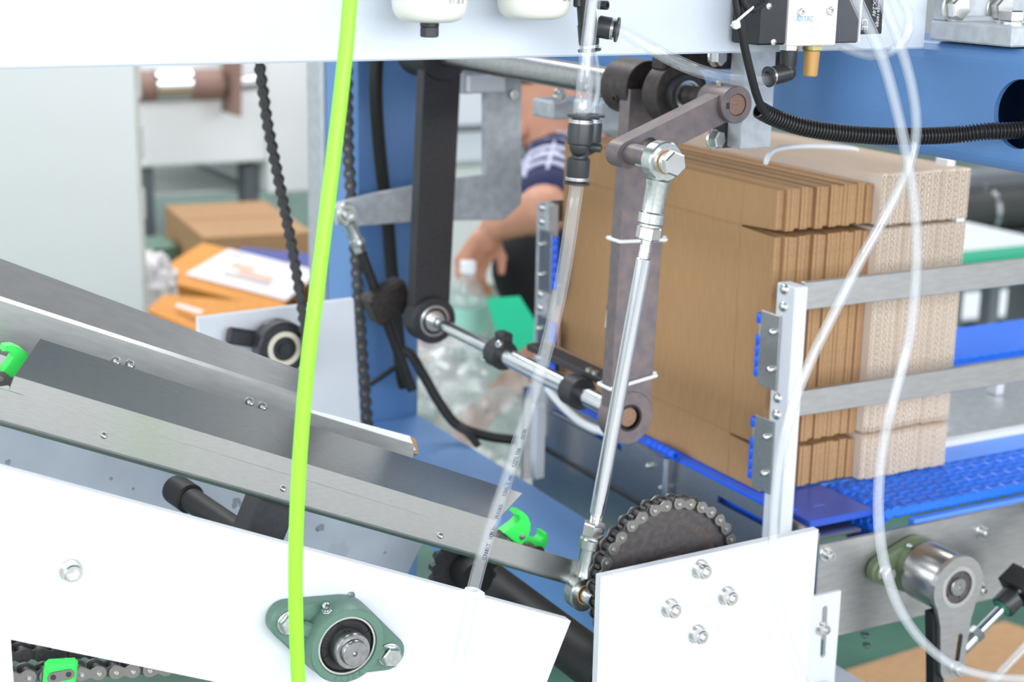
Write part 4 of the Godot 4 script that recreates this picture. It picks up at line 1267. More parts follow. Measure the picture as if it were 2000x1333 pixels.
	# ribbed conduit
	var path := even(smooth([pz(1482, 214, -1.030), pz(1515, 231, -1.030), pz(1570, 249, -1.026), pz(1640, 260, -1.019), pz(1720, 266, -1.008), pz(1800, 266, -0.996), pz(1870, 263, -0.985), Vector3(0.976, 1.2475, -0.970), Vector3(0.998, 1.249, -0.958), Vector3(1.03, 1.252, -0.945)], 10), 0.0003625)
	var rad := []
	for i in path.size():
		var ph := fposmod(i / 8.0, 1.0)
		rad.append(0.0058 + 0.0015 * smoothstep(0.0, 0.18, ph) * (1.0 - smoothstep(0.55, 0.75, ph)))
	o = thing("ribbed_conduit", "black ribbed cable conduit sagging across the blue beam into its hole", "conduit")
	part(o, "ribbed_sleeve", mb().tube(path, 0.007, 18, rad, false), M.conduit_black)
	part(o, "inner_wall", mb().tube(path.slice(0, 80), 0.0052, 16, [], false, true), M.black_rubber)

	# milky tubes on the right
	var zt := -0.966
	hose("milky_tube", "milky air tube crossing and falling steeply to the lower right loop", [pz(1500, -520, -1.03), pz(1575, -250, zt), pz(1652, -50, zt), pz(1682, 20, zt), pz(1722, 110, zt), pz(1748, 200, zt), pz(1768, 290, zt), pz(1783, 370, zt), pz(1790, 450, zt), pz(1788, 560, zt), pz(1776, 660, zt), pz(1755, 745, zt), pz(1733, 830, zt), pz(1719, 920, zt), pz(1716, 1010, zt), pz(1727, 1100, zt), pz(1755, 1185, zt), pz(1800, 1252, zt), pz(1862, 1300, zt - 0.005), pz(1935, 1322, zt - 0.01), pz(2010, 1327, zt - 0.015), pz(2090, 1322, zt - 0.02), pz(2240, 1270, zt - 0.04), pz(2400, 1150, zt - 0.08)], 0.0047, M.tube_milky, 0.003)
	zt = -0.979
	hose("milky_tube", "milky air tube swinging down in front of the white guard post", [pz(1560, -520, -1.03), pz(1630, -250, zt), pz(1700, -50, zt), pz(1728, 10, zt), pz(1757, 85, zt), pz(1780, 165, zt), pz(1790, 240, zt), pz(1783, 300, zt), pz(1760, 360, zt), pz(1725, 430, zt), pz(1680, 510, zt), pz(1635, 600, zt), pz(1590, 690, zt), pz(1555, 775, zt), pz(1530, 860, zt), pz(1517, 950, zt), pz(1511, 1040, zt), pz(1513, 1130, zt), pz(1528, 1220, zt), pz(1555, 1300, zt), pz(1590, 1370, zt), pz(1680, 1480, zt), pz(1850, 1600, zt - 0.03)], 0.0045, M.tube_milky, 0.003)
	zt = -1.015
	hose("milky_tube", "milky air tube looping behind the valve plug", [pz(1640, 88, -1.06), pz(1668, 100, -1.05), pz(1705, 108, -1.035), pz(1745, 98, zt), pz(1772, 66, zt), pz(1775, 28, zt), pz(1762, 0, zt), pz(1745, -40, zt), pz(1700, -170, zt), pz(1650, -420, -1.03)], 0.0042, M.tube_milky, 0.0028)
	hose("milky_tube", "milky air tube rising from the bottom edge towards the black clevis", [pz(1760, 1560, -1.04), pz(1850, 1440, -1.045), pz(1905, 1372, -1.05), pz(1948, 1322, -1.055), pz(1985, 1282, -1.06), pz(2040, 1225, -1.065)], 0.0045, M.tube_milky, 0.003)
	# white tie left on the blue beam above the cartons
	o = hose("white_hook", "curved white plastic strip lying on the carton stack's top", [pz(1496, 318, -1.29), pz(1504, 300, -1.30), pz(1525, 290, -1.31), pz(1570, 286, -1.33), pz(1620, 287, -1.345), pz(1662, 290, -1.355), pz(1674, 293, -1.36)], 0.0026, M.tie_white, 0.0, "strip")

func tie2(c: Vector3, r: float) -> void:
	var o := thing("cable_tie", "white cable tie round the long clear tube at the slanted plate", "cable tie", "white cable ties")
	part(o, "band", along(Vector3(0.2, 1, 0), c).lathe([Vector2(r - 0.0008, -0.0022), Vector2(r, -0.0022), Vector2(r, 0.0022), Vector2(r - 0.0008, 0.0022), Vector2(r - 0.0008, -0.0022)], 24), M.tie_white)
	part(o, "head", mb(c + Vector3(0.003, -0.001, r)).box(Vector3.ZERO, Vector3(0.006, 0.007, 0.005), 0.001), M.tie_white)
	part(o, "tail", mb(c + Vector3(-0.009, 0.003, 0.002)).box(Vector3.ZERO, Vector3(0.010, 0.0015, 0.004), 0.0004), M.tie_white)

# ---------- stack of flat cartons ----------
var ORD := ["first", "second", "third", "fourth", "fifth", "sixth", "seventh", "eighth", "ninth", "tenth", "eleventh", "twelfth", "thirteenth", "fourteenth", "fifteenth", "sixteenth", "seventeenth", "eighteenth", "nineteenth", "twentieth", "twenty-first", "twenty-second", "twenty-third"]
func carton_outline(y0: float, y1: float, s0: float, s1: float, deep: float, open_: float) -> PackedVector2Array:
	# x = towards the viewer (0 at the front edge, negative away), y = height; two slits cut the flaps free
	return PackedVector2Array([Vector2(0, y0), Vector2(0, s0 - open_), Vector2(-deep, s0 - 0.001), Vector2(-deep, s0 + 0.001), Vector2(0, s0 + open_ * 0.6), Vector2(0, s1 - open_ * 0.8), Vector2(-deep, s1 - 0.001), Vector2(-deep, s1 + 0.001), Vector2(0, s1 + open_), Vector2(0, y1), Vector2(-0.44, y1), Vector2(-0.44, y0)])

func board(b: MB, q: PackedVector2Array, x0: float, x1: float) -> void:
	# outline in z-y, thickness along x
	b.at(Transform3D(Basis(Vector3(0, 0, 1), Vector3(0, 1, 0), Vector3(-1, 0, 0)), Vector3.ZERO))
	b.prism(q, -x1, -x0)
	b.at(Transform3D())

func cartons() -> void:
	var belt := 0.8085
	var T := 0.0097
	var plain := []
	for k in 4:
		var b := mb()
		var edge := mb()
		var op: float = [0.0045, 0.0035, 0.0055, 0.004][k]
		var H: float = 0.334 + [0.0, 0.0016, 0.0006, 0.0022][k]
		var q := carton_outline(0, H, 0.050, 0.287, 0.062, op)
		for j in 2:
			var x := j * 0.0048
			var dz := rng.randf_range(-0.0012, 0.0012)
			var qq := PackedVector2Array()
			for p in q: qq.append(p + Vector2(dz, 0))
			board(b, qq, x, x + 0.0045)
			# the cut edge: two liners with the torn core between them
			for e in [[0.0, 0.050 - op], [0.050 + op * 0.6, 0.287 - op * 0.8], [0.287 + op, H]]:
				for w in [[0.0, 0.0008, 0.0006], [0.0009, 0.0036, 0.0002], [0.0037, 0.0045, 0.0006]]:
					edge.span(Vector3(x + w[0], e[0] + 0.0003, dz), Vector3(x + w[1], e[1] - 0.0003, dz + w[2]))
		plain.append([b.mesh(), edge.mesh()])
	# pale-edged kind: liners and waved core show
	var pale := []
	for k in 2:
		var lin := mb()
		var q := carton_outline(0, 0.3465, 0.054, 0.2885, 0.062, 0.0022)
		for x in [0.0, 0.0041, 0.0048, 0.0089]: board(lin, q, x, x + 0.0005)
		var core := mb()
		var back := carton_outline(0.0005, 0.346, 0.054, 0.2885, 0.060, 0.003)
		for i in back.size(): back[i].x = minf(back[i].x, -0.007)
		for x in [0.0006, 0.0054]: board(core, back, x, x + 0.0034)
		var wave := mb()
		for x in [0.0005, 0.0053]:
			var n := 51
			for i in n:
				var h := 0.3465 / n
				var y0 := h * i
				if absf(y0 + h / 2 - 0.054) < 0.004 or absf(y0 + h / 2 - 0.2885) < 0.004: continue
				for j in 6:
					var t := (j + 1) / 6.0
					var w := 0.5 - 0.5 * cos(TAU * (t + k * 0.5))
					var w0 := 0.5 - 0.5 * cos(TAU * (t - 1 / 6.0 + k * 0.5))
					var a := Vector2(x + w0 * 0.0036, y0 + h * (t - 1 / 6.0))
					var e := Vector2(x + w * 0.0036, y0 + h * t)
					var nn := (e - a).orthogonal().normalized()
					var o := nn * 0.00034
					var A := Vector3(a.x, a.y, 0); var B := Vector3(e.x, e.y, 0)
					var O := Vector3(o.x, o.y, 0); var D := Vector3(0, 0, -0.0075)
					wave.flat(A - O, B - O, B + O, A + O, Vector3.BACK)
					wave.flat(A + O, B + O, B + O + D, A + O + D, O)
					wave.flat(A - O, B - O, B - O + D, A - O + D, -O)
		pale.append([lin.mesh(), core.mesh(), wave.mesh()])
	var N := 26
	var first := 13
	for i in N:
		var x := 1.0405 + i * T
		var words_ := ""
		if i == 0: words_ = "first brown flat carton of the stack, its broad face facing the brown swing bar"
		elif i == N - 1: words_ = "last pale-edged flat carton of the stack, farthest along the blue belt"
		elif i < first: words_ = "brown plain-edged flat carton, %s from the swing bar end of the stack" % ORD[i]
		else: words_ = "pale wavy-edged flat carton, %s counted from the brown-edged ones" % ORD[i - first]
		var g := "plain-edged cartons" if i < first else "pale wavy-edged cartons"
		var o := thing("flat_carton", words_, "carton", g)
		var z := -1.318 + rng.randf_range(-0.0016, 0.0016)
		var t := Transform3D(Basis(), Vector3(x, belt, z))
		if i < first:
			t.origin.z += -0.003 if i in [0, 4, 8] else 0.0
			inst(o, "folded_board", plain[i % 4][0], M.cardboard, t)
			inst(o, "cut_edge", plain[i % 4][1], M.cardboard_edge, t)
		else:
			t.origin.z = -1.303 + rng.randf_range(-0.0012, 0.0012) - (0.003 if i in [16, 21] else 0.0)
			inst(o, "liner", pale[i % 2][0], M.flute_pale, t)
			inst(o, "board_core", pale[i % 2][1], M.cardboard_edge, t)
			inst(o, "fluted_core", pale[i % 2][2], M.flute_pale, t)
	# score lines pressed into the first carton's face are part of that board
	var o := get_node("flat_carton")
	for e in [[-1.381, 0.86, 1.09, true], [-1.32, 0.862, -1.75, false], [-1.32, 1.0955, -1.75, false]]:
		var b := mb()
		if e[3]: b.rod(Vector3(1.0405, 0.81, e[0]), Vector3(1.0405, 1.142, e[0]), 0.0010, 8)
		else: b.rod(Vector3(1.0405, e[1], -1.383), Vector3(1.0405, e[1], e[2]), 0.0010, 8)
		part(o, "score_line", b, M.cardboard)
	# white corner clips on the last cartons
	o = thing("corner_clip", "small white plastic clip on the stack's top far corner", "clip")
	part(o, "clip", mb(Vector3(1.285, 1.158, -1.335)).box(Vector3.ZERO, Vector3(0.012, 0.01, 0.02), 0.001), M.tie_white)
	o = thing("corner_clip", "small white plastic clip in the slit of the last cartons", "clip")
	part(o, "clip", mb(Vector3(1.284, 1.0975, -1.308)).box(Vector3.ZERO, Vector3(0.012, 0.004, 0.012), 0.0005), M.tie_white)

# ---------- carton conveyor ----------
func guard(o: Node3D, x0: float, z: float, s: float) -> void:
	# hinge plates with rows of small blue rollers on the post's side; s = +1 near side, -1 far side
	for y in [0.985, 0.872]:
		part(o, "hinge_plate", mb(Vector3(x0 - 0.0015, y, z - 0.026 * s)).box(Vector3.ZERO, Vector3(0.003, 0.080, 0.032), 0.0008), M.brushed_soft)
		for k in [0.022, -0.018]: bolt(o, Vector3(x0 - 0.003, y + k, z - 0.018 * s), Vector3.LEFT, 0.0038, 0.0065, 0.0, "button", M.stainless)
		part(o, "axle", mb().rod(Vector3(x0 + 0.001, y + 0.034, z - 0.046 * s), Vector3(x0 + 0.001, y - 0.034, z - 0.046 * s), 0.0022, 10), M.stainless)
		for k in 6:
			if s > 0 and k == 1: continue
			var yy: float = y + 0.030 - k * 0.0115
			part(o, "blue_roller", mb(Vector3(x0 + 0.001, yy - 0.005, z - 0.046 * s)).lathe([Vector2(0.002, 0), Vector2(0.0044, 0), Vector2(0.0049, 0.0008), Vector2(0.0049, 0.0094), Vector2(0.0044, 0.0102), Vector2(0.002, 0.0102)], 16), M.roller_blue)

func conveyor() -> void:
	var f := Basis(Vector3.RIGHT, PI / 2)
	# guard fence
	var o := thing("guard_fence", "white guard post with two flat steel rails along the cartons", "guard")
	var z := -1.238
	var a := pz(1554, 563, z)
	var b := pz(1579, 563, z)
	part(o, "post", mb().span(Vector3(a.x, 0.762, z - 0.03), Vector3(b.x, 1.058, z), 0.001), M.white_paint)
	for y in [[1.061, 1.032], [0.946, 0.9185]]:
		part(o, "rail", mb().span(Vector3(b.x, y[1], z - 0.012), Vector3(1.75, y[0], z - 0.006), 0.0006), M.brushed_soft)
		for k in [0.004, 0.022]: bolt(o, Vector3(a.x, y[0] - k - 0.004, z - 0.017), Vector3.LEFT, 0.0058, 0.004, 0.0, "button", M.stainless)
	guard(o, a.x, z - 0.008, 1.0)
	o = thing("far_guard_post", "grey guard post with blue rollers at the stack's far corner", "guard")
	part(o, "post", mb().span(Vector3(1.020, 0.745, -1.765), Vector3(1.036, 1.058, -1.795), 0.001), M.bracket_grey)
	for y in [[1.061, 1.032], [0.946, 0.9185]]:
		part(o, "rail", mb().span(Vector3(1.036, y[1], -1.789), Vector3(1.75, y[0], -1.783), 0.0006), M.brushed_soft)
		for k in [0.004, 0.022]: bolt(o, Vector3(1.020, y[0] - k - 0.004, -1.78), Vector3.LEFT, 0.0058, 0.004, 0.0, "button", M.stainless)
	guard(o, 1.019, -1.79, -1.0)
	part(o, "foot_bar", mb().span(Vector3(0.990, 0.70, -1.745), Vector3(1.004, 0.80, -1.73), 0.001), M.white_paint)

	# side frames
	var zc := -1.20
	var yb := pz(1629, 1246, zc).y
	o = thing("conveyor_side_rail", "brushed steel side frame of the carton conveyor with socket screws", "frame")
	var x0 := pz(1600, 1060, zc).x
	part(o, "side_plate", mb().span(Vector3(x0, yb, zc - 0.004), Vector3(2.1, 0.792, zc), 0.001), M.brushed_soft)
	for e in [[1613, 1082], [1917, 1038], [1912, 1150]]: bolt(o, pz(e[0], e[1], zc), Vector3.BACK, 0.0052, 0.009, 0.0085)
	for e in [[1689, 1232], [1693, 1252]]: bolt(o, pz(e[0], e[1], zc - 0.02) - Vector3(0, 0.004, 0), Vector3.DOWN, 0.005, 0.005, 0.0, "button")
	# left end plate facing the linkage, with adjusting slots
	o = thing("conveyor_end_plate", "dull steel end plate with long adjusting slots below the cartons", "plate")
	var xl := 1.026
	var ep := mb()
	var y1 := 0.803
	var y2 := 0.788
	var y3 := 0.780
	ep.span(Vector3(xl, y2, -1.80), Vector3(xl + 0.004, y1, -1.205))
	ep.span(Vector3(xl, 0.60, -1.80), Vector3(xl + 0.004, y3, -1.205))
	for e in [[-1.205, -1.262], [-1.378, -1.58]]: ep.span(Vector3(xl, y3, e[1]), Vector3(xl + 0.004, y2, e[0]))
	part(o, "plate", ep, M.brushed_soft)
	part(o, "stiffener", mb().span(Vector3(xl - 0.004, 0.725, -1.78), Vector3(xl, 0.728, -1.5)), M.black_metal)
	part(o, "wear_block", mb().span(Vector3(xl + 0.012, 0.768, -1.66), Vector3(xl + 0.03, 0.796, -1.25)), M.roller_blue)
	# side roller bracket
	part(o, "bracket", mb().span(Vector3(xl - 0.003, 0.748, -1.545), Vector3(xl, 0.800, -1.475), 0.001), M.brushed_soft)
	part(o, "bracket_pin", mb().rod(Vector3(xl - 0.009, 0.735, -1.468), Vector3(xl - 0.009, 0.806, -1.468), 0.0042, 12), M.stainless)
	for e in [[0.782, -1.512], [0.764, -1.482]]: bolt(o, Vector3(xl - 0.003, e[0], e[1]), Vector3.LEFT, 0.0036, 0.006, 0, "button", M.stainless)
	for k in 5:
		var zz := -1.512 + k * 0.0115
		part(o, "blue_roller", mb(Vector3(xl - 0.005, 0.8115, zz), f).lathe([Vector2(0.002, 0), Vector2(0.0052, 0), Vector2(0.0058, 0.0008), Vector2(0.0058, 0.0094), Vector2(0.0052, 0.0102), Vector2(0.002, 0.0102)], 16), M.roller_blue)
	part(o, "belt_strip", mb().span(Vector3(xl - 0.001, 0.803, -1.79), Vector3(xl + 0.02, 0.8075, -1.26), 0.001), M.roller_blue)
	o = thing("clear_lead", "milky tube running along the conveyor's end plate", "tube")
	part(o, "jacket", mb().tube(smooth([pz(1070, 760, -1.70), pz(1100, 795, -1.66), pz(1140, 828, -1.60), pz(1190, 848, -1.55)], 8), 0.005, 14), M.tie_white)

	# modular belt
	var mod := mb()
	for k in 8:
		mod.box(Vector3(0.0005, -0.0035, -1.222 - k * 0.0115), Vector3(0.0196, 0.0060, 0.0080), 0.0012)
		mod.box(Vector3(0.0105, -0.0035, -1.2277 - k * 0.0115), Vector3(0.010, 0.0050, 0.0030), 0.0006)
	mod.box(Vector3(-0.0008, -0.0052, -1.2185), Vector3(0.0172, 0.0104, 0.0065), 0.002)
	for k in 3: mod.rod(Vector3(0.0103, -0.0048, -1.2155 - k * 0.0335), Vector3(0.0103, -0.0048, -1.226 - k * 0.0335), 0.0058, 14, 0.0008)
	mod.box(Vector3(0, -0.0085, -1.262), Vector3(0.008, 0.008, 0.088), 0.001)
	var mm := mod.mesh()
	var belt := thing("modular_belt", "bright blue modular plastic belt under the cartons", "conveyor belt")
	for k in 38:
		var x := 1.150 + k * 0.0206
		inst(belt, "belt_module", mm, M.belt_blue, Transform3D(Basis(), Vector3(x, 0.8075, 0)))
	for k in 5:
		var an := deg_to_rad(22.0 + 26.0 * k)
		var c := Vector2(1.142, 0.7805)
		inst(belt, "belt_module", mm, M.belt_blue, Transform3D(Basis(Vector3.BACK, an), Vector3(c.x - sin(an) * 0.027, c.y + cos(an) * 0.027, 0)))
	part(belt, "return_strand", mb().span(Vector3(1.20, 0.715, -1.31), Vector3(2.0, 0.73, -1.24)), M.belt_blue)
	o = thing("belt_guide", "blue plastic wear strip along the near edge of the belt", "strip")
	part(o, "strip", mb().span(Vector3(1.16, 0.784, -1.2145), Vector3(2.0, 0.7955, -1.2045), 0.001), M.strip_blue)
	o = thing("transfer_plate", "dark blue plastic transfer plate at the belt's end under the cartons", "plate")
	part(o, "plate", mb().span(Vector3(1.036, 0.7985, -1.318), Vector3(1.122, 0.8065, -1.228), 0.0008), M.plate_blue)
	part(o, "scratch_mark", mb(Vector3(1.076, 0.8066, -1.262)).box(Vector3.ZERO, Vector3(0.014, 0.0002, 0.0022)), M.strip_blue)
	part(o, "support_shelf", mb().span(Vector3(1.028, 0.7905, -1.29), Vector3(1.094, 0.7935, -1.213), 0.0006), M.brushed_soft)
	part(o, "shelf_leg", mb().span(Vector3(1.026, 0.745, -1.222), Vector3(1.030, 0.7935, -1.213), 0.0006), M.brushed_soft)
	# middle bed and far belt
	o = thing("conveyor_bed", "pale sheet metal bed between the two blue belts", "bed")
	part(o, "sheet", mb().span(Vector3(1.06, 0.792, -1.66), Vector3(2.4, 0.797, -1.362), 0.001), M.aluminium)
	part(o, "white_lip", mb().span(Vector3(1.06, 0.797, -1.372), Vector3(2.4, 0.812, -1.358), 0.001), M.white_paint)
	part(o, "blue_lip", mb().span(Vector3(1.06, 0.792, -1.357), Vector3(2.4, 0.806, -1.316), 0.001), M.strip_blue)
	part(o, "small_stop", mb(Vector3(1.60, 0.806, -1.53)).box(Vector3.ZERO, Vector3(0.014, 0.018, 0.02), 0.001), M.white_paint)
	for e in [[1950, 778], [1850, 838]]:
		var c := py(e[0], e[1], 0.797)
		part(o, "smudge", mb(c).lathe([Vector2(0, 0.0002), Vector2(0.006, 0.0002), Vector2(0.0062, 0)], 12), M.bracket_grey)
	var mod2 := mb()
	for k in 14: mod2.box(Vector3(0, -0.0035, -1.672 - k * 0.0102), Vector3(0.0196, 0.006, 0.0092), 0.001)
	var m2 := mod2.mesh()
	belt = thing("far_modular_belt", "second blue modular belt beyond the pale bed", "conveyor belt")
	for k in 52: inst(belt, "belt_module", m2, M.belt_blue, Transform3D(Basis(), Vector3(1.06 + k * 0.0206, 0.8075, 0)))
	part(belt, "carry_bed", mb().span(Vector3(1.05, 0.77, -1.815), Vector3(2.3, 0.80, -1.668)), M.belt_blue)
	o = thing("far_side_rail", "grey steel far side frame of the carton conveyor", "frame")
	part(o, "plate", mb().span(Vector3(1.03, 0.66, -1.84), Vector3(2.4, 0.795, -1.835)), M.brushed_soft)

	# green bearing, roller and lever on the frame
	o = thing("roller_bearing", "olive green flange bearing carrying the short steel roller", "bearing")
	var c := Vector2(pz(1867, 1145, -1.128).x, pz(1867, 1145, -1.128).y)
	var d := Vector2(-0.046, 0.002)
	var t := d.angle()
	var tang := acos((0.031 - 0.014) / d.length())
	var q := PackedVector2Array()
	q.append_array(arc(c, 0.031, t + tang, t + PI - tang, 14))
	q.append_array(arc(c - d, 0.014, t + PI - tang, t + PI + tang, 10))
	q.append_array(arc(c, 0.031, t + PI + tang, t + TAU - tang, 14))
	q.append_array(arc(c + d, 0.014, t - tang, t + tang, 10))
	part(o, "flange", mb().prism(q, zc, zc + 0.013, 0.002), M.olive_cast)
	part(o, "housing", mb(Vector3(c.x, c.y, zc), f).lathe([Vector2(0.031, 0.012), Vector2(0.030, 0.018), Vector2(0.0285, 0.024), Vector2(0.014, 0.024)], 40), M.olive_cast)
	part(o, "boss", mb(Vector3(c.x + d.x, c.y + d.y, zc + 0.012), f).lathe([Vector2(0.012, 0), Vector2(0.0115, 0.004), Vector2(0, 0.004)], 24), M.olive_cast)
	bolt(o, Vector3(c.x + d.x, c.y + d.y, zc + 0.016), Vector3.BACK, 0.0085, 0.007, 0.0098, "hex", M.stainless, 0.3)
	bolt(o, Vector3(c.x - 0.016, c.y + 0.026, zc + 0.0165), Vector3(-0.3, 0.5, 0.8), 0.0035, 0.006, 0.0, "button", M.zinc)
	o = thing("tension_roller", "short bright steel roller in front of the olive green bearing", "roller")
	part(o, "drum", mb(Vector3(c.x, c.y, zc + 0.024), f).lathe([Vector2(0.012, 0), Vector2(0.0310, 0), Vector2(0.0320, 0.001), Vector2(0.0320, 0.045), Vector2(0.0312, 0.0465), Vector2(0.0235, 0.0465)], 44), M.brushed)
	o = thing("slotted_lever", "steel lever with round eye and long slot hanging from the roller", "lever")
	var e := v2(pz(1858, 1300, -1.126))
	var s0 := v2(pz(1872, 1244, -1.126))
	var s1 := v2(pz(1862, 1312, -1.126))
	# upper half carries the round eye, lower half the slot
	var mid := c.lerp(e, 0.46)
	var axis := (e - c).normalized()
	var sd := axis.orthogonal()
	var wA := 0.0250
	var wE := 0.0165
	var upq := arc(c, 0.0305, sd.angle() - 0.15 , sd.angle() - 0.15 + TAU - (PI - 0.3), 20) if false else PackedVector2Array()
	var ang := axis.angle()
	upq.append_array(arc(c, 0.0335, ang + 0.95, ang + TAU - 0.95, 26))
	upq.append(mid - sd * -1 * 0.0 + (Vector2.from_angle(ang - PI / 2)) * 0.0212)
	upq.append(mid + (Vector2.from_angle(ang + PI / 2)) * 0.0212)
	part(o, "eye_plate", mb().holed(upq, circle(c, 0.0225, 36), -1.130, -1.124), M.brushed_soft)
	var loq := PackedVector2Array([mid + Vector2.from_angle(ang + PI / 2) * 0.0212, mid + Vector2.from_angle(ang - PI / 2) * 0.0212])
	loq.append_array(arc(e, 0.0165, ang - PI / 2 + 0.1, ang + PI / 2 - 0.1, 14))
	part(o, "slot_plate", mb().holed(loq, stadium(s0, s1, 0.0042), -1.130, -1.124), M.brushed_soft)
	part(o, "rubber_edge", mb().prism(PackedVector2Array([c.lerp(e, 0.3) + Vector2.from_angle(ang - PI / 2) * 0.01, c.lerp(e, 0.3) + Vector2.from_angle(ang - PI / 2) * 0.0275, e + Vector2.from_angle(ang - PI / 2) * 0.0205, e + axis * 0.03 + Vector2.from_angle(ang - PI / 2) * 0.018, e + axis * 0.03 + Vector2.from_angle(ang - PI / 2) * 0.004]), -1.142, -1.1305), M.black_rubber)
	part(o, "bearing_ring", mb(Vector3(c.x, c.y, -1.135), f).lathe([Vector2(0.0225, 0), Vector2(0.0225, 0.0115), Vector2(0.0180, 0.0115), Vector2(0.0175, 0.008)], 40), M.stainless)
	part(o, "bearing_seal", mb(Vector3(c.x, c.y, -1.135), f).lathe([Vector2(0.0178, 0.008), Vector2(0.0095, 0.008)], 40), M.sprocket_dark)
	part(o, "shaft_end", mb(Vector3(c.x, c.y, -1.14), f).lathe([Vector2(0.0100, 0), Vector2(0.0100, 0.016), Vector2(0.0092, 0.0168), Vector2(0.0015, 0.0168), Vector2(0, 0.0155)], 32), M.ground_steel)
	for k in [-1.0, 0.35]:
		var kk := Vector2.from_angle(ang + k) * 0.0142
		bolt(o, Vector3(c.x + kk.x, c.y + kk.y, -1.127), Vector3.BACK, 0.0016, 0.0012, 0.0, "button", M.black_metal)
	bolt(o, v3(s1.lerp(s0, 0.12), -1.124), Vector3.BACK, 0.0065, 0.008, 0.0082, "socket")
	# air cylinder
	o = thing("air_cylinder", "small air cylinder with black head and chromed rod beside the lever", "cylinder")
	var r0 := pz(1906, 1240, -1.148)
	var r1 := pz(1962, 1183, -1.148)
	var dd := (r1 - r0).normalized()
	part(o, "rod_nut", along(dd, r0 - dd * 0.004).hexa(0.0085, 0, 0.010, 0.3), M.zinc)
	part(o, "clevis", mb().rod(r0 - dd * 0.022, r0 - dd * 0.004, 0.0075, 20), M.zinc)
	part(o, "piston_rod", mb().rod(r0, r1 + dd * 0.02, 0.0052, 24), M.chrome)
	part(o, "bush", along(dd, r1 - dd * 0.004).lathe([Vector2(0.0055, 0), Vector2(0.0128, 0), Vector2(0.0135, 0.001), Vector2(0.0135, 0.018), Vector2(0, 0.018)], 30), M.black_plastic)
	part(o, "green_seal", along(dd, r1 - dd * 0.0045).lathe([Vector2(0.0052, 0), Vector2(0.0100, 0), Vector2(0.0100, 0.002)], 24), M.mat_teal)
	var hb := Basis(dd.cross(Vector3.BACK), dd, Vector3.BACK)
	part(o, "head_block", mb(r1 + dd * 0.030, hb).box(Vector3.ZERO, Vector3(0.036, 0.026, 0.036), 0.0012), M.valve_black)
	part(o, "barrel", mb().rod(r1 + dd * 0.043, r1 + dd * 0.16, 0.016, 30), M.aluminium)
	part(o, "rear_mount", mb().span(Vector3(r1.x + dd.x * 0.15 - 0.015, r1.y + dd.y * 0.15 - 0.02, -1.1995), Vector3(r1.x + dd.x * 0.15 + 0.015, r1.y + dd.y * 0.15 + 0.02, -1.15), 0.001), M.valve_black)
	for k in [[0.0125, 0.0125], [-0.0125, 0.0125]]:
		bolt(o, r1 + dd * 0.017 + hb.x * k[0] + Vector3(0, 0, k[1]), -dd, 0.0024, 0.001, 0.0, "button", M.stainless)
		part(o, "tie_bar", mb().rod(r1 + dd * 0.043 + hb.x * k[0] + Vector3(0, 0, k[1]), r1 + dd * 0.16 + hb.x * k[0] + Vector3(0, 0, k[1]), 0.0022, 10), M.chrome)
	# slotted white foot brackets
	o = thing("slotted_bracket", "white upright bracket with a long slot between plate and conveyor", "bracket")
	var za := -1.165
	var k0 := pz(1597, 1165, za)
	var k1 := pz(1632, 1300, za)
	var sl0 := v2(pz(1611, 1190, za))
	var sl1 := v2(pz(1607, 1280, za))
	part(o, "upright", mb().holed(PackedVector2Array([Vector2(k0.x - 0.01, k0.y), Vector2(k1.x, k0.y), Vector2(k1.x, k1.y - 0.02), Vector2(k0.x - 0.01, k1.y - 0.02)]), stadium(sl0, sl1, 0.0034), za - 0.004, za), M.white_paint)
	bolt(o, pz(1605, 1227, za), Vector3.BACK, 0.005, 0.008, 0.0078)
	part(o, "foot", mb().span(Vector3(k0.x - 0.03, k1.y - 0.024, za - 0.05), Vector3(k1.x + 0.03, k1.y - 0.02, za + 0.05), 0.0006), M.white_paint)
	bolt(o, Vector3(k0.x + 0.012, k1.y - 0.02, za + 0.014), Vector3.UP, 0.005, 0.007, 0.008)
	part(o, "blue_base", mb().span(Vector3(k0.x - 0.2, k1.y - 0.10, za - 0.06), Vector3(k1.x + 0.02, k1.y - 0.025, za + 0.05), 0.004), M.blue_paint)

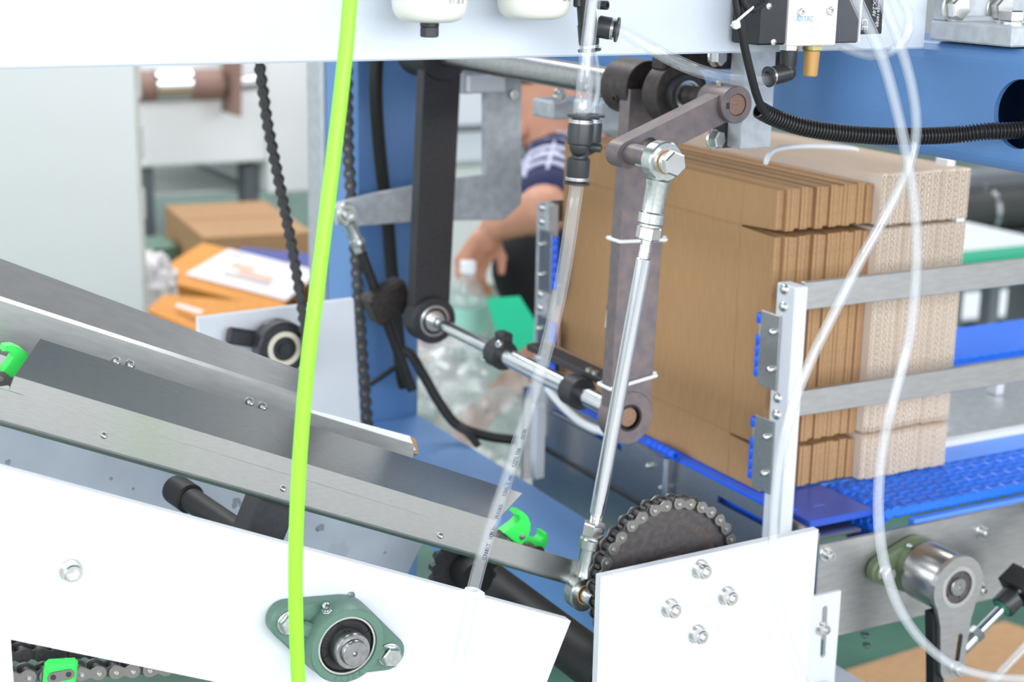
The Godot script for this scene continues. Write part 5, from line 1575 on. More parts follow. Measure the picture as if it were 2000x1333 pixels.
# ---------- rear frame: column, lever plate, chains ----------
func rear_frame() -> void:
	var f := Basis(Vector3.RIGHT, PI / 2)
	var o := thing("blue_column", "blue painted square column behind the vertical roller chain", "column")
	var zc := -1.95
	part(o, "tube", mb().span(Vector3(0.826, 0.10, zc - 0.10), Vector3(0.926, 1.60, zc), 0.008), M.blue_paint)
	o = thing("blue_base_beam", "blue painted base beam running forward below the column", "beam")
	part(o, "tube", mb().span(Vector3(0.826, 0.636, zc), Vector3(0.928, 0.738, -1.12), 0.006), M.blue_paint)
	o = thing("profile_post", "grooved aluminium profile post left of the blue column", "post")
	var a := pz(630, 300, -2.12)
	var b := pz(688, 300, -2.12)
	var pr := mb().span(Vector3(a.x, 0.0, -2.18), Vector3(b.x, 1.7, -2.125), 0.002)
	for k in 4:
		var x := lerpf(a.x, b.x, (k + 0.5) / 4.0)
		pr.span(Vector3(x - 0.004, 0.0, -2.125), Vector3(x + 0.004, 1.7, -2.118), 0.001)
	part(o, "profile", pr, M.aluminium)

	# lever plate with window
	o = thing("rocker_plate", "pale grey cut-out rocker plate behind the dark swing bar", "plate")
	var z := -1.87
	var q := PackedVector2Array()
	for k in [[652, 412], [662, 398], [720, 382], [830, 360], [948, 343], [948, 182], [905, 184], [905, 120], [1019, 110], [1019, 398], [985, 430], [830, 432], [690, 443], [660, 440]]: q.append(v2(pz(k[0], k[1], z)))
	part(o, "plate", mb().prism(q, z - 0.012, z, 0.001), M.bracket_grey)
	part(o, "pad", mb().span(pz(917, 181, -1.858), pz(980, 145, -1.869), 0.001), M.tie_white)
	bolt(o, pz(1000, 184, z), Vector3.BACK, 0.006, 0.006, 0.0, "socket", M.zinc)
	o = thing("rocker_link", "short link with ball joint and black rod at the rocker plate's end", "rod")
	var e := pz(676, 418, -1.855)
	var t := pz(716, 520, -1.845)
	var d := (t - e).normalized()
	rod_end(o, e, d, Vector3.BACK, 0.0135)
	bolt(o, e + Vector3(0, 0, 0.006), Vector3.BACK, 0.0075, 0.007, 0.0, "socket", M.zinc)
	part(o, "lock_nut", along(d, e + d * 0.043).hexa(0.0085, 0, 0.010, 0.2), M.zinc)
	part(o, "black_rod", mb().rod(e + d * 0.052, pz(805, 762, -1.83), 0.0068, 20), M.black_rubber)
	o = thing("guide_block", "black tilted guide block through which the black rod slides", "block")
	var gc := pz(757, 588, -1.835)
	part(o, "block", mb(gc, Basis(Vector3.BACK, 0.42)).box(Vector3.ZERO, Vector3(0.056, 0.042, 0.035), 0.004), M.dark_oxide)
	part(o, "pin", mb().rod(gc + Vector3(0.015, -0.002, 0.0), Vector3(gc.x + 0.06, gc.y - 0.012, gc.z + 0.03), 0.006, 16), M.copper_end)
	hose("black_hose", "thick black hose falling down the blue column's face", [pz(738, 80, -1.90), pz(734, 180, -1.90), pz(742, 300, -1.91), pz(757, 430, -1.92), pz(766, 540, -1.92), pz(776, 640, -1.91), pz(783, 720, -1.90), pz(790, 755, -1.90)], 0.0088, M.black_rubber, 0.0, "hose")
	hose("black_wire", "black wire bundle arching from the column across to the conveyor", [pz(775, 690, -1.90), pz(800, 690, -1.88), pz(825, 730, -1.86), pz(860, 790, -1.84), pz(895, 832, -1.82), pz(950, 852, -1.80), pz(1010, 860, -1.78)], 0.0068, M.black_rubber, 0.0, "hose")
	hose("black_wire", "short black wire end splaying off the hose by the column", [pz(722, 752, -1.92), pz(750, 733, -1.91), pz(780, 712, -1.90)], 0.0035, M.black_rubber, 0.0, "hose")
	hose("black_wire", "black wire tail dropping from the bundle above the base beam", [pz(893, 832, -1.82), pz(915, 848, -1.80), pz(935, 872, -1.79)], 0.005, M.black_rubber, 0.0, "hose")

	# vertical chains
	chain_meshes("c12", 0.0159, 0.018)
	o = thing("vertical_chain", "long dark roller chain slanting down left of the green cable", "chain")
	var js := even([pz(502, 90, -1.72), pz(522, 240, -1.72), pz(550, 380, -1.72), pz(570, 480, -1.72), pz(590, 600, -1.72), pz(602, 700, -1.72)], 0.0127)
	chain(o, "c08", js, Vector3(-0.5, 0, 0.85), M.chain_dark, M.chain_dark, M.chain_dark)
	o = thing("vertical_chain", "dark greasy roller chain hanging beside the blue column", "chain")
	js = even([pz(676, 90, -1.915), pz(680, 300, -1.915), pz(693, 480, -1.905), pz(704, 640, -1.895), pz(714, 780, -1.89), pz(722, 880, -1.885)], 0.0159)
	chain(o, "c12", js, Vector3(-0.5, 0, 0.85), M.chain_dark, M.chain_dark, M.chain_steel)

	# white drive plate and idler pulley
	o = thing("drive_plate", "white upright drive plate behind the guides, idler pulley in front", "plate")
	z = -1.78
	q = PackedVector2Array()
	for k in [[387, 622], [691, 584], [703, 800], [712, 950], [395, 950]]: q.append(v2(pz(k[0], k[1], z)))
	part(o, "plate", mb().prism(q, z - 0.01, z, 0.0008), M.white_paint)
	part(o, "stand", mb().span(Vector3(pz(420, 900, z).x, 0, z - 0.03), pz(690, 860, z) + Vector3(0, 0, -0.01)), M.steel_frame)
	o = thing("idler_pulley", "black idler pulley with cream bearing ring", "pulley")
	var pc := pz(553, 680, -1.74)
	part(o, "rim", mb(pc + Vector3(0, 0, -0.025), f).lathe([Vector2(0.014, 0), Vector2(0.029, 0), Vector2(0.031, 0.002), Vector2(0.030, 0.010), Vector2(0.032, 0.013), Vector2(0.032, 0.028), Vector2(0.030, 0.030), Vector2(0.021, 0.030)], 40), M.black_plastic)
	part(o, "cream_ring", mb(pc + Vector3(0, 0, -0.025), f).lathe([Vector2(0.021, 0.026), Vector2(0.021, 0.031), Vector2(0.015, 0.031), Vector2(0.0148, 0.028)], 36), M.cream)
	part(o, "axle_cap", mb(pc + Vector3(0, 0, -0.025), f).lathe([Vector2(0.015, 0.02), Vector2(0.0148, 0.029), Vector2(0.007, 0.029), Vector2(0.007, 0.034), Vector2(0, 0.034)], 32), M.black_plastic)
	part(o, "axle", mb().rod(pc + Vector3(0, 0, -0.042), pc + Vector3(0, 0, -0.01), 0.008, 16), M.black_metal)
	part(o, "tension_arm", mb(pc + Vector3(-0.03, 0.008, -0.028), Basis(Vector3.BACK, -0.25)).box(Vector3.ZERO, Vector3(0.06, 0.02, 0.012), 0.003), M.black_metal)

# ---------- things standing behind the machine ----------
func carton_box(called: String, label: String, c: Vector3, s: Vector3, turned: float, m: Material, tilt := 0.0) -> Node3D:
	var o := thing(called, label, "box")
	var t := Transform3D(Basis(Vector3.UP, turned) * Basis(Vector3.BACK, tilt), c)
	var w := 0.005
	var b := MB.new().at(t)
	b.span(Vector3(-s.x / 2, s.y / 2 - w, -s.z / 2), Vector3(s.x / 2, s.y / 2, s.z / 2), 0.002)
	b.span(Vector3(-s.x / 2, -s.y / 2, s.z / 2 - w), Vector3(s.x / 2, s.y / 2 - w, s.z / 2))
	b.span(Vector3(-s.x / 2, -s.y / 2, -s.z / 2), Vector3(s.x / 2, s.y / 2 - w, -s.z / 2 + w))
	b.span(Vector3(s.x / 2 - w, -s.y / 2, -s.z / 2), Vector3(s.x / 2, s.y / 2 - w, s.z / 2))
	b.span(Vector3(-s.x / 2, -s.y / 2, -s.z / 2), Vector3(s.x / 2, -s.y / 2 + w, s.z / 2))
	b.at(t * Transform3D(Basis(Vector3.UP, -PI / 2), Vector3.ZERO))
	var r := PackedVector2Array([Vector2(-s.z / 2, -s.y / 2), Vector2(s.z / 2, -s.y / 2), Vector2(s.z / 2, s.y / 2 - w), Vector2(-s.z / 2, s.y / 2 - w)])
	b.holed(r, stadium(Vector2(0.17, -0.06), Vector2(0.23, -0.06), 0.03), s.x / 2 - w, s.x / 2)
	part(o, "body", b, m)
	part(o, "flap_seam", MB.new().at(t).box(Vector3(0, s.y / 2 + 0.001, 0), Vector3(s.x * 0.98, 0.003, 0.006)), m)
	return o

func back_objects() -> void:
	var f := Basis(Vector3.RIGHT, PI / 2)
	# foam-edged pale panel
	var o := thing("foam_partition", "tall pale panel with a rough foam edge on the far left", "panel")
	var z := -3.55
	var e := pz(279, 400, z)
	part(o, "panel", mb().span(Vector3(-1.4, 0, z - 0.05), Vector3(e.x - 0.006, 2.4, z), 0.003), M.panel_pale)
	var fm := mb()
	for k in 34:
		var y0 := 0.05 + k * 0.07
		fm.box(Vector3(e.x - 0.003 + rng.randf_range(-0.003, 0.004), y0 + 0.035, z - 0.022), Vector3(0.012, 0.071 + rng.randf_range(0, 0.02), 0.044 + rng.randf_range(0, 0.01)), 0.003)
	part(o, "foam_edge", fm, M.foam_edge)
	# white machine with brown rollers
	z = -6.4
	o = thing("white_machine", "white machine housing with brown rollers far behind the slanting chain", "machine")
	var a := pz(240, 330, z); var b := pz(635, 100, z)
	part(o, "housing", mb().span(Vector3(a.x, pz(400, 322, z).y, z - 1.2), Vector3(pz(520, 200, z).x, 2.0, z), 0.01), M.machine_white)
	part(o, "housing_side", mb().span(Vector3(pz(520, 200, z).x, pz(570, 376, z).y, z - 1.2), Vector3(pz(632, 200, z).x, 2.0, z + 0.02), 0.01), M.machine_white)
	for u in [300, 508]:
		part(o, "leg", mb().span(Vector3(pz(u - 14, 360, z).x, 0, z - 0.2), Vector3(pz(u + 14, 360, z).x, pz(u, 330, z).y, z - 0.1), 0.004), M.steel_frame)
	part(o, "lower_shelf", mb().span(Vector3(a.x, pz(400, 395, z).y - 0.02, z - 1.2), Vector3(pz(600, 300, z).x, pz(400, 395, z).y, z - 0.3), 0.004), M.panel_pale)
	part(o, "roller_cover", mb().rod(pz(255, 170, z + 0.10), pz(430, 165, z + 0.10), 0.062, 32), M.roller_brown)
	part(o, "polished_core", mb().rod(pz(300, 164, z + 0.11), pz(368, 162, z + 0.11), 0.066, 32), M.chrome)
	part(o, "end_plate", mb().prism(PackedVector2Array([v2(pz(425, 215, z)), v2(pz(440, 218, z)), v2(pz(442, 90, z)), v2(pz(425, 90, z))]), z + 0.05, z + 0.20), M.roller_brown)
	part(o, "small_shaft", mb().rod(pz(440, 165, z + 0.08), pz(510, 160, z + 0.08), 0.03, 24), M.brushed_soft)
	part(o, "nut", mb().ball(pz(452, 170, z + 0.12), 0.022), M.cream)
	# cartons on the floor at the back
	var c := Vector3(1.893, 0.21, -5.567)
	o = carton_box("cardboard_box", "plain brown cardboard box with a hand hole, far behind", c, Vector3(0.39, 0.30, 0.70), -0.105, M.carton_brown)
	o = thing("pallet", "low wooden pallet under the brown cardboard box", "pallet")
	part(o, "deck", mb(Vector3(c.x + 0.1, 0.045, c.z)).box(Vector3.ZERO, Vector3(0.9, 0.02, 0.9)), M.carton_brown)
	for k in [-0.38, 0.0, 0.38]: part(o, "runner", mb(Vector3(c.x + 0.1, 0.0175, c.z + k)).box(Vector3.ZERO, Vector3(0.9, 0.035, 0.08)), M.carton_brown)
	# orange carton in front of it, tipped towards us
	o = thing("orange_carton", "orange printed carton with a white label, lying in front of the brown box", "box")
	var A := pd(395, 478, 4.9); var B := pd(625, 535, 4.75)
	var D := pd(290, 545, 4.45)
	var C := B + D - A
	var up := (B - A).cross(D - A).normalized()
	if up.y < 0: up = -up
	part(o, "top_face", mb().sheet(A, B, C, D, 0.006), M.carton_orange)
	var E := D.lerp(C, 0.04); var G := D.lerp(C, 0.96)
	var dn := Vector3(0.0, -D.y + 0.02, 0.02)
	part(o, "front_face", mb().sheet(D, C, C + dn, D + dn, -0.006), M.carton_orange)
	part(o, "side_face", mb().sheet(A, D, D + dn, A + Vector3(0, -A.y + 0.02, -0.02), 0.006), M.carton_orange)
	part(o, "back_face", mb().sheet(A, B, B + Vector3(0, -B.y + 0.02, 0), A + Vector3(0, -A.y + 0.02, 0), 0.006), M.carton_orange)
	part(o, "base", mb().sheet(A + Vector3(0, -A.y + 0.02, 0), B + Vector3(0, -B.y + 0.02, 0), C + dn, D + dn, 0.006), M.carton_orange)
	var u3 := up * 0.009
	part(o, "white_label", mb().sheet(A.lerp(B, 0.24).lerp(D.lerp(C, 0.24), 0.03) + u3, B.lerp(C, 0.03) + u3, B.lerp(C, 0.80) + u3, A.lerp(B, 0.2).lerp(D.lerp(C, 0.2), 0.80) + u3, 0.002), M.paper_white)
	for k in [[0.40, 0.58, 0.30, 0.42, 0], [0.50, 0.78, 0.42, 0.52, 0], [0.42, 0.80, 0.55, 0.62, 1], [0.3, 0.42, 0.12, 0.18, 1]]:
		var w := []
		for s in [[k[0], k[2]], [k[1], k[2]], [k[1], k[3]], [k[0], k[3]]]: w.append(A.lerp(B, s[0]).lerp(D.lerp(C, s[0]), s[1]) + up * 0.012)
		part(o, "print_patch", mb().sheet(w[0], w[1], w[2], w[3], 0.001), M.print_red if k[4] == 0 else M.print_grey)
	var w2 := []
	for s in [[0.03, 0.72], [0.14, 0.78], [0.14, 0.92], [0.03, 0.86]]: w2.append(A.lerp(B, s[0]).lerp(D.lerp(C, s[0]), s[1]) + up * 0.012)
	part(o, "small_label", mb().sheet(w2[0], w2[1], w2[2], w2[3], 0.001), M.paper_white)
	o = thing("orange_carton", "second orange carton lying lower, partly behind the rear guide", "box")
	var A2 := pd(320, 580, 4.1); var B2 := pd(560, 600, 4.0); var C2 := pd(470, 690, 3.8); var D2 := pd(285, 610, 3.9)
	part(o, "top_face", mb().sheet(A2, B2, C2, D2, 0.006), M.carton_orange)
	part(o, "front_face", mb().sheet(D2, C2, C2 + Vector3(0, -C2.y + 0.02, 0), D2 + Vector3(0, -D2.y + 0.02, 0), 0.006), M.carton_orange)
	var w3 := []
	for s in [[0.2, 0.45], [0.45, 0.5], [0.45, 0.62], [0.2, 0.57]]: w3.append(A2.lerp(B2, s[0]).lerp(D2.lerp(C2, s[0]), s[1]) + Vector3(0, 0.012, 0.002))
	part(o, "label_strip", mb().sheet(w3[0], w3[1], w3[2], w3[3], 0.001), M.paper_white)
	o = thing("blue_sheet", "dark blue sheet lying between the brown box and the orange carton", "sheet")
	var s0 := pd(470, 488, 5.0)
	part(o, "sheet", mb().sheet(s0, pd(640, 505, 4.9), pd(640, 535, 4.8), pd(470, 520, 4.9), 0.01), M.navy)
	o = thing("white_sack", "white crumpled sack at the foot of the pale panel", "sack")
	part(o, "sack", lump(pd(290, 565, 4.3), Vector3(0.07, 0.10, 0.08), 3), M.paper_white)
	o = thing("green_crate", "dark green crate beside the pale panel's edge", "crate")
	part(o, "crate", mb(pd(300, 507, 5.9)).box(Vector3.ZERO, Vector3(0.14, 0.14, 0.2), 0.01), M.green_cast)

	# seen through the rocker plate's window and under the beam
	o = thing("pale_cabinet", "pale blurred machine cabinet seen through the rocker plate's window", "cabinet")
	z = -5.5
	part(o, "body", mb().span(pz(800, 330, z), pz(1010, 150, z) + Vector3(0, 0.4, -0.6), 0.02), M.white_paint)
	part(o, "grey_band", mb().span(pz(800, 262, z + 0.01), pz(1010, 240, z + 0.03), 0.005), M.steel_frame)
	part(o, "stand", mb().span(Vector3(pz(800, 340, z).x, 0, z - 0.5), Vector3(pz(1010, 340, z).x, pz(900, 330, z).y, z - 0.1), 0.01), M.panel_pale)
	# grey clamps under the far end of the shaft
	o = thing("grey_clamp", "grey metal clamp blocks under the shaft, in front of the person", "clamp")
	z = -1.62
	part(o, "upper_block", mb().span(pz(1078, 235, z), pz(1165, 195, z) + Vector3(0, 0, -0.05), 0.003), M.bracket_grey)
	part(o, "side_block", mb().span(pz(1170, 260, -1.50), pz(1234, 200, -1.50) + Vector3(0, 0, -0.06), 0.003), M.bracket_grey)
	bolt(o, pz(1092, 188, z), Vector3.BACK, 0.007, 0.006, 0.009, "socket")
	# bottle, bag, green sheet
	var bc := pd(912, 690, 3.25)
	o = thing("water_bottle", "clear plastic bottle with white cap held in the person's hand", "bottle")
	part(o, "bottle", mb(bc).lathe([Vector2(0, 0), Vector2(0.038, 0.002), Vector2(0.042, 0.012), Vector2(0.040, 0.06), Vector2(0.042, 0.075), Vector2(0.042, 0.11), Vector2(0.034, 0.135), Vector2(0.016, 0.155), Vector2(0.0135, 0.165), Vector2(0.0135, 0.175)], 28, 50), M.bottle_film)
	part(o, "label_band", mb(bc).lathe([Vector2(0.0424, 0.05), Vector2(0.0424, 0.10)], 28), M.label_teal)
	part(o, "cap", mb(bc).lathe([Vector2(0.0165, 0.168), Vector2(0.0165, 0.190), Vector2(0.014, 0.192), Vector2(0, 0.192)], 20), M.tie_white)
	o = thing("green_bag", "bright green plastic bag hanging at the person's knee", "bag")
	part(o, "sheet", mb().sheet(pd(950, 585, 3.15), pd(1015, 580, 3.15), pd(1062, 655, 3.1), pd(985, 705, 3.1), 0.004), M.bag_green)
	o = thing("plastic_bag", "crumpled translucent plastic bag in which the person reaches", "bag")
	part(o, "film", lump(pd(905, 800, 3.2), Vector3(0.13, 0.13, 0.12), 5), M.bag_film)
	part(o, "inner_film", lump(pd(880, 745, 3.2), Vector3(0.07, 0.055, 0.07), 9), M.bag_film)
	part(o, "lower_film", lump(pd(960, 860, 3.15), Vector3(0.12, 0.10, 0.10), 12), M.bag_film)
	o = thing("white_tub", "pale tub standing behind the plastic bag", "tub")
	part(o, "tub", mb(pd(860, 695, 3.8)).lathe([Vector2(0, -0.09), Vector2(0.05, -0.09), Vector2(0.06, 0.03), Vector2(0.056, 0.03), Vector2(0.048, -0.08), Vector2(0, -0.08)], 28), M.paper_white)
	o = thing("low_stool", "low grey stool carrying the bag and tub", "stool")
	part(o, "seat", mb(pd(900, 905, 3.35) + Vector3(-0.06, -0.01, 0)).box(Vector3.ZERO, Vector3(0.3, 0.03, 0.3), 0.006), M.panel_pale)
	for kx in [-0.12, 0.12]:
		for kz in [-0.12, 0.12]:
			var lp := pd(900, 905, 3.35) + Vector3(-0.06 + kx, -0.02, kz)
			part(o, "leg", mb().rod(lp, Vector3(lp.x, 0, lp.z), 0.014, 12), M.steel_frame)
	# cardboard sheet on the floor under the conveyor
	o = thing("floor_cardboard", "flat brown cardboard sheet lying on the green floor", "sheet")
	var q := []
	for k in [[1625, 1320], [1960, 1215], [2300, 1330], [2000, 1500], [1500, 1500]]: q.append(py(k[0], k[1], 0.004))
	var pl := PackedVector2Array()
	for p in q: pl.append(Vector2(p.x, p.z))
	part(o, "sheet", mb(Vector3(0, 0.006, 0), Basis(Vector3(1, 0, 0), Vector3(0, 0, 1), Vector3(0, -1, 0))).prism(pl, 0, 0.005), M.carton_brown)
	# motor and mat far right
	o = thing("gear_motor", "dark blurred motor assembly with shiny flange behind the carton stack", "motor")
	z = -3.75
	var m0 := pz(1950, 420, z)
	part(o, "body", mb().rod(m0 + Vector3(-0.22, 0.02, 0), m0 + Vector3(0.4, 0.02, 0), 0.075, 28, 0.01), M.motor_dark)
	part(o, "box", mb(m0 + Vector3(-0.02, -0.08, -0.02)).box(Vector3.ZERO, Vector3(0.5, 0.08, 0.2), 0.01), M.black_metal)
	for k in [-0.2, 0.16]: part(o, "leg", mb().span(Vector3(m0.x + k, 0, m0.z - 0.08), Vector3(m0.x + k + 0.04, m0.y - 0.1, m0.z + 0.04)), M.steel_frame)
	part(o, "flange", mb().rod(m0 + Vector3(-0.09, 0.02, 0), m0 + Vector3(-0.07, 0.02, 0), 0.085, 28), M.chrome)
	part(o, "cover", mb(m0 + Vector3(0.0, 0.10, -0.1)).box(Vector3.ZERO, Vector3(0.6, 0.07, 0.1), 0.01), M.steel_frame)
	part(o, "cable", mb().tube(smooth([m0 + Vector3(-0.2, -0.05, 0.12), m0 + Vector3(-0.05, -0.065, 0.14), m0 + Vector3(0.1, -0.06, 0.14), m0 + Vector3(0.3, -0.03, 0.12)], 6), 0.012, 10), M.bracket_grey)
	o = thing("teal_mat", "teal mat with pale edge on the bench behind the cartons", "mat")
	var t0 := pz(1840, 512, -2.95); var t1 := pz(2150, 478, -2.95)
	part(o, "mat", mb().span(Vector3(t0.x, t1.y - 0.02, -3.03), Vector3(t1.x, t1.y, -2.95), 0.003), M.mat_teal)
	part(o, "bench_top", mb().span(Vector3(t0.x, t1.y - 0.05, -3.5), Vector3(t1.x, t1.y - 0.02, -2.93), 0.003), M.white_paint)
	for k in [0.1, 0.6]: part(o, "leg", mb().span(Vector3(t0.x + k, 0, -3.4), Vector3(t0.x + k + 0.04, t1.y - 0.06, -3.36)), M.steel_frame)
	o = thing("white_board", "white board lying on the floor beyond the conveyor", "board")
	part(o, "board", mb().sheet(py(1750, 640, 0.02), py(1750, 590, 0.02), py(2200, 555, 0.02), py(2200, 600, 0.02), 0.015), M.white_paint)

func lump(c: Vector3, s: Vector3, sd: int) -> MB:
	var b := mb()
	var nz := noise(0.9, 3, sd)
	var rows := 18
	var cols := 26
	var P := []
	for i in rows + 1:
		var row := []
		for j in cols + 1:
			var d := Vector3(sin(PI * i / rows) * cos(TAU * j / cols), cos(PI * i / rows), sin(PI * i / rows) * sin(TAU * j / cols))
			var k := 1.0 + 0.35 * nz.get_noise_3dv(d * 2.2) + 0.2 * absf(nz.get_noise_3dv(d * 5.0))
			row.append(c + d * s * k)
		P.append(row)
	for i in rows:
		for j in cols:
			b.flat(P[i][j], P[i + 1][j], P[i + 1][j + 1], P[i][j + 1], P[i][j] + P[i + 1][j + 1] - c * 2)
	return b

# ---------- the person crouching behind the machine ----------
# smooth union of tapered capsules meshed as surface nets
func flesh(caps: Array, cell: float, k: float, b: MB) -> void:
	var lo := Vector3.ONE * 1e9
	var hi := -lo
	for c in caps:
		var r := maxf(c[2], c[3]) + cell * 2
		lo = lo.min(c[0] - Vector3.ONE * r).min(c[1] - Vector3.ONE * r)
		hi = hi.max(c[0] + Vector3.ONE * r).max(c[1] + Vector3.ONE * r)
	var n := Vector3i(((hi - lo) / cell).ceil()) + Vector3i.ONE
	var val := PackedFloat32Array()
	val.resize(n.x * n.y * n.z)
	val.fill(1.0)
	for c in caps:
		var A: Vector3 = c[0]
		var B: Vector3 = c[1]
		var ra: float = c[2]
		var rb: float = c[3]
		var r := maxf(ra, rb) + k + cell * 2
		var i0 := Vector3i(((A.min(B) - Vector3.ONE * r - lo) / cell).floor()).clamp(Vector3i.ZERO, n - Vector3i.ONE)
		var i1 := Vector3i(((A.max(B) + Vector3.ONE * r - lo) / cell).ceil()).clamp(Vector3i.ZERO, n - Vector3i.ONE)
		var d := B - A
		var L := maxf(d.length_squared(), 1e-9)
		for z in range(i0.z, i1.z + 1):
			for y in range(i0.y, i1.y + 1):
				for x in range(i0.x, i1.x + 1):
					var p := lo + Vector3(x, y, z) * cell
					var t := clampf((p - A).dot(d) / L, 0.0, 1.0)
					var v := p.distance_to(A + d * t) - lerpf(ra, rb, t)
					var at := (z * n.y + y) * n.x + x
					var w := val[at]
					var h := maxf(k - absf(v - w), 0.0) / k
					val[at] = minf(v, w) - h * h * k * 0.25
	var vert := {}
	var offs := [Vector3i(0, 0, 0), Vector3i(1, 0, 0), Vector3i(0, 1, 0), Vector3i(1, 1, 0), Vector3i(0, 0, 1), Vector3i(1, 0, 1), Vector3i(0, 1, 1), Vector3i(1, 1, 1)]
	var edges := [[0, 1], [2, 3], [4, 5], [6, 7], [0, 2], [1, 3], [4, 6], [5, 7], [0, 4], [1, 5], [2, 6], [3, 7]]
	for z in n.z - 1:
		for y in n.y - 1:
			for x in n.x - 1:
				var at := (z * n.y + y) * n.x + x
				var cs := [val[at], val[at + 1], val[at + n.x], val[at + n.x + 1], val[at + n.x * n.y], val[at + n.x * n.y + 1], val[at + n.x * n.y + n.x], val[at + n.x * n.y + n.x + 1]]
				var neg := 0
				for v in cs:
					if v < 0: neg += 1
				if neg == 0 or neg == 8: continue
				var s := Vector3()
				var m := 0
				for e in edges:
					var v0: float = cs[e[0]]
					var v1: float = cs[e[1]]
					if (v0 < 0) != (v1 < 0):
						s += Vector3(offs[e[0]]).lerp(Vector3(offs[e[1]]), v0 / (v0 - v1))
						m += 1
				var g := Vector3(cs[1] + cs[3] + cs[5] + cs[7] - cs[0] - cs[2] - cs[4] - cs[6], cs[2] + cs[3] + cs[6] + cs[7] - cs[0] - cs[1] - cs[4] - cs[5], cs[4] + cs[5] + cs[6] + cs[7] - cs[0] - cs[1] - cs[2] - cs[3])
				vert[at] = [lo + (Vector3(x, y, z) + s / m) * cell, g.normalized()]
	var st := [1, n.x, n.x * n.y]
	for at in vert:
		for ax in 3:
			var b1: int = st[(ax + 1) % 3]
			var b2: int = st[(ax + 2) % 3]
			# edge from this corner along ax
			var nx: int = at + st[ax]
			if nx >= val.size(): continue
			if (val[at] < 0) == (val[nx] < 0): continue
			if not (vert.has(at - b1) and vert.has(at - b2) and vert.has(at - b1 - b2)): continue
			var q := [vert[at], vert[at - b1], vert[at - b1 - b2], vert[at - b2]]
			b.quad(q[0][0], q[1][0], q[2][0], q[3][0], q[0][1], q[1][1], q[2][1], q[3][1])

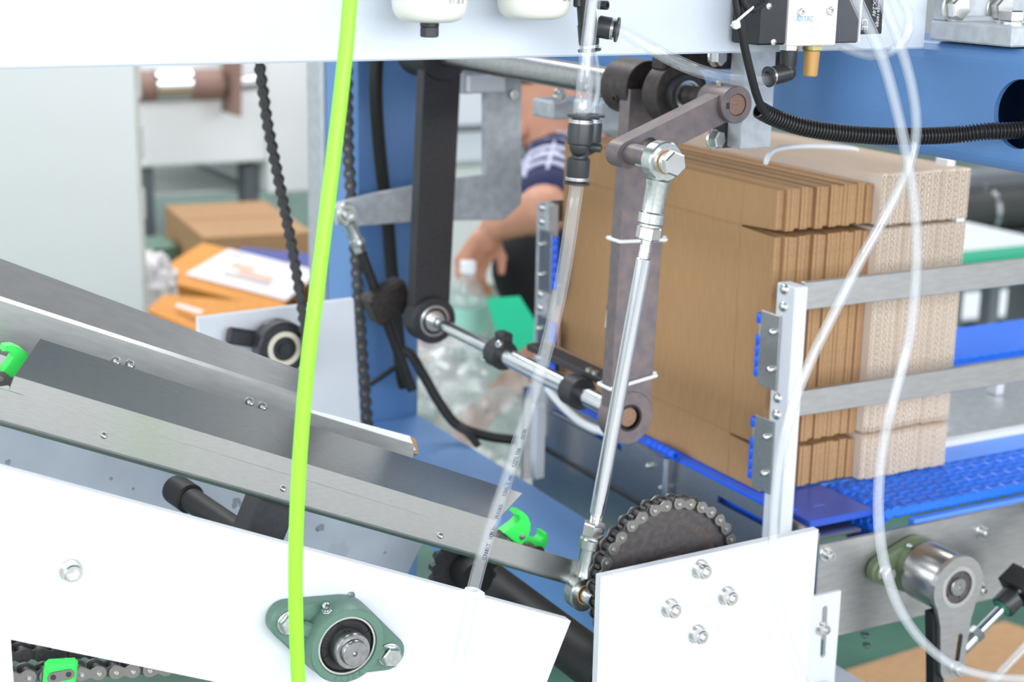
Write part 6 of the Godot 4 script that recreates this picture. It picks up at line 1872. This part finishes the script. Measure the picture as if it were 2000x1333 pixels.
func person() -> void:
	var o := thing("person", "person crouching behind the machine in a navy checked shirt, holding a bottle", "person")
	var D := 3.4
	# joints
	var head := pd(1075, 195, D)
	var neck := pd(1115, 300, D + 0.05)
	var chest := pd(1180, 400, D + 0.12)
	var hips := Vector3(chest.x + 0.26, 0.30, chest.z - 0.18)
	var shA := pd(1085, 330, D - 0.06)       # near shoulder
	var elA := pd(1062, 412, D - 0.28)
	var haA := pd(962, 448, D - 0.18)
	var shB := chest + Vector3(-0.02, 0.06, -0.17)
	var elB := pd(1125, 610, D - 0.05)
	var haB := pd(960, 790, D - 0.12)
	var kneeA := pd(1040, 525, D - 0.02)
	var kneeB := pd(1130, 560, D + 0.25)
	var ankA := Vector3(kneeA.x + 0.22, 0.09, kneeA.z - 0.02)
	var ankB := Vector3(kneeB.x + 0.20, 0.09, kneeB.z - 0.02)
	var body := mb()
	var fw := (pd(905, 540, D - 0.14) - haA).normalized()
	var caps := [[head, head + Vector3(0.02, 0.05, -0.02), 0.088, 0.095], [head + Vector3(-0.03, -0.055, 0.02), head, 0.062, 0.085], [head + Vector3(0.02, -0.03, -0.02), neck, 0.055, 0.058], [neck, chest, 0.075, 0.125], [chest, hips, 0.13, 0.15], [neck, shA, 0.06, 0.055], [neck, shB, 0.06, 0.055], [shA, elA, 0.050, 0.041], [elA, haA, 0.041, 0.029], [shB, elB, 0.05, 0.041], [elB, haB, 0.041, 0.029], [hips, kneeA, 0.095, 0.062], [hips, kneeB, 0.095, 0.062], [kneeA, ankA, 0.060, 0.042], [kneeB, ankB, 0.060, 0.042], [ankA, ankA + Vector3(-0.16, -0.05, 0.02), 0.045, 0.035], [ankB, ankB + Vector3(-0.16, -0.05, 0.02), 0.045, 0.035]]
	flesh(caps, 0.02, 0.035, body)
	# hands: palm, four fingers and thumb
	for h in [[haA, fw, Vector3(0, -0.7, 0.7), 1.0], [haB, (haB - elB).normalized(), Vector3(-0.3, -0.6, 0.6), -1.0]]:
		var w: Vector3 = h[0]
		var d: Vector3 = h[1]
		var sg: float = h[3]
		var bend: Vector3 = h[2]
		var curl := (bend - d * bend.dot(d)).normalized()
		var across := d.cross(curl).normalized()
		var hc := [[w - d * 0.03, w + d * 0.03, 0.027, 0.026], [w + d * 0.03 - across * 0.022, w + d * 0.085 - across * 0.030, 0.017, 0.014], [w + d * 0.03 + across * 0.022, w + d * 0.085 + across * 0.030, 0.017, 0.014], [w + d * 0.03, w + d * 0.088, 0.02, 0.015]]
		for k in 4:
			var r := w + d * 0.082 + across * (k - 1.5) * 0.021
			var L: float = [0.030, 0.036, 0.034, 0.026][k]
			var m1 := r + (d * 0.8 + curl * 0.5).normalized() * L
			var m2 := m1 + (d * 0.3 + curl * 0.9).normalized() * L * 0.8
			var m3 := m2 + (d * -0.25 + curl).normalized() * L * 0.6
			hc.append([r, m1, 0.0098, 0.0092]); hc.append([m1, m2, 0.0092, 0.0086]); hc.append([m2, m3, 0.0086, 0.0078])
		var tb := w + d * 0.03 - across * 0.03 * sg
		var t1 := tb + (d * 0.6 - across * 0.7 * sg + curl * 0.3).normalized() * 0.035
		hc.append([tb, t1, 0.013, 0.011]); hc.append([t1, t1 + (d * 0.7 + curl * 0.7).normalized() * 0.03, 0.011, 0.009])
		flesh(hc, 0.006, 0.008, body)
	# face: nose, ears
	var look := Vector3(-0.86, -0.35, 0.36).normalized()
	var side := look.cross(Vector3.UP).normalized()
	flesh([[head + look * 0.082, head + look * 0.108 + Vector3(0, -0.022, 0), 0.012, 0.016], [head + side * 0.092 + Vector3(0.02, 0.0, 0), head + side * 0.094 + Vector3(0.025, -0.03, 0), 0.014, 0.010], [head - side * 0.092 + Vector3(0.02, 0.0, 0), head - side * 0.094 + Vector3(0.025, -0.03, 0), 0.014, 0.010]], 0.008, 0.01, body)
	part(o, "body", body, M.skin)
	var eyes := mb()
	for s in [-1.0, 1.0]: eyes.ball(head + look * 0.078 + side * s * 0.033 + Vector3(0, 0.012, 0), 0.013, 12)
	part(o, "eyes", eyes, M.hair_black)
	part(o, "mouth", mb(head + look * 0.092 + Vector3(0, -0.058, 0)).ball(Vector3.ZERO, 0.014, 12, 0.35), M.roller_brown)
	var hr := mb()
	flesh([[head + Vector3(0.02, 0.065, -0.02), head + Vector3(0.07, 0.0, -0.04), 0.092, 0.085], [head + Vector3(-0.02, 0.07, 0), head + Vector3(0.02, 0.075, -0.02), 0.075, 0.09]], 0.018, 0.03, hr)
	part(o, "hair", hr, M.hair_black)
	var sh := mb()
	var cuff := shA.lerp(elA, 0.72)
	flesh([[neck + Vector3(0.03, -0.03, -0.02), chest, 0.085, 0.14], [chest, hips + Vector3(-0.03, 0.06, 0), 0.145, 0.165], [neck.lerp(shA, 0.3), shA, 0.075, 0.068], [neck.lerp(shB, 0.3), shB, 0.075, 0.068], [shA, cuff, 0.066, 0.062], [shB, shB.lerp(elB, 0.6), 0.066, 0.062]], 0.02, 0.035, sh)
	part(o, "shirt", sh, M.shirt_navy)
	# woven pale checks of the shirt lie on its surface
	var band := mb()
	for e in [[1040, 300, 1085, 318], [1030, 350, 1075, 372], [1040, 395, 1090, 405], [1060, 290, 1066, 400], [1085, 300, 1092, 400]]:
		var p0 := pd(e[0], e[1], D - 0.16); var p1 := pd(e[2], e[3], D - 0.16)
		var pts := []
		for k in 7: pts.append(snap_to(p0.lerp(p1, k / 6.0), [[shA, cuff, 0.066, 0.062], [neck.lerp(shA, 0.3), shA, 0.075, 0.068], [chest, hips, 0.145, 0.165]]))
		band.tube(pts, 0.006, 6)
	for e in [[shA, cuff, 0.067, 0.063], [neck.lerp(shA, 0.3), shA, 0.077, 0.069]]:
		var dd: Vector3 = e[1] - e[0]
		var bs := MB.yto(dd)
		for k in 4:
			var rg := []
			for j in 25: rg.append(e[0] + dd * (k + 0.3) / 4.0 + (bs.x * cos(TAU * j / 24.0) + bs.z * sin(TAU * j / 24.0)) * (lerpf(e[2], e[3], (k + 0.3) / 4.0) + 0.002))
			band.tube(rg, 0.0055, 6, [], false)
		for j in 8:
			var o2: Vector3 = bs.x * cos(TAU * j / 8.0) + bs.z * sin(TAU * j / 8.0)
			band.tube([e[0] + o2 * (e[2] + 0.001), e[1] + o2 * (e[3] + 0.001)], 0.004, 6)
	part(o, "shirt_checks", band, M.shirt_stripe)
	var tr := mb()
	flesh([[hips + Vector3(0, 0.02, 0), kneeA, 0.125, 0.080], [hips + Vector3(0, 0.02, 0), kneeB, 0.125, 0.080], [kneeA, ankA.lerp(kneeA, 0.1), 0.080, 0.062], [kneeB, ankB.lerp(kneeB, 0.1), 0.080, 0.062], [hips, hips + Vector3(0.04, 0.06, 0), 0.15, 0.15]], 0.02, 0.035, tr)
	part(o, "trousers", tr, M.trousers_black)
	var shoes := mb()
	for k in [ankA, ankB]: flesh([[k + Vector3(0.03, -0.045, 0), k + Vector3(-0.17, -0.05, 0.02), 0.046, 0.042]], 0.02, 0.02, shoes)
	part(o, "shoes", shoes, M.trousers_black)

# nearest point on the skin of the capsules
func snap_to(p: Vector3, caps: Array) -> Vector3:
	var best := 1e9
	var out := p
	for c in caps:
		var d: Vector3 = c[1] - c[0]
		var t := clampf((p - c[0]).dot(d) / d.length_squared(), 0, 1)
		var q: Vector3 = c[0] + d * t
		var r := lerpf(c[2], c[3], t)
		var v := p.distance_to(q) - r
		if absf(v) < best:
			best = absf(v)
			out = q + (p - q).normalized() * r
	return out
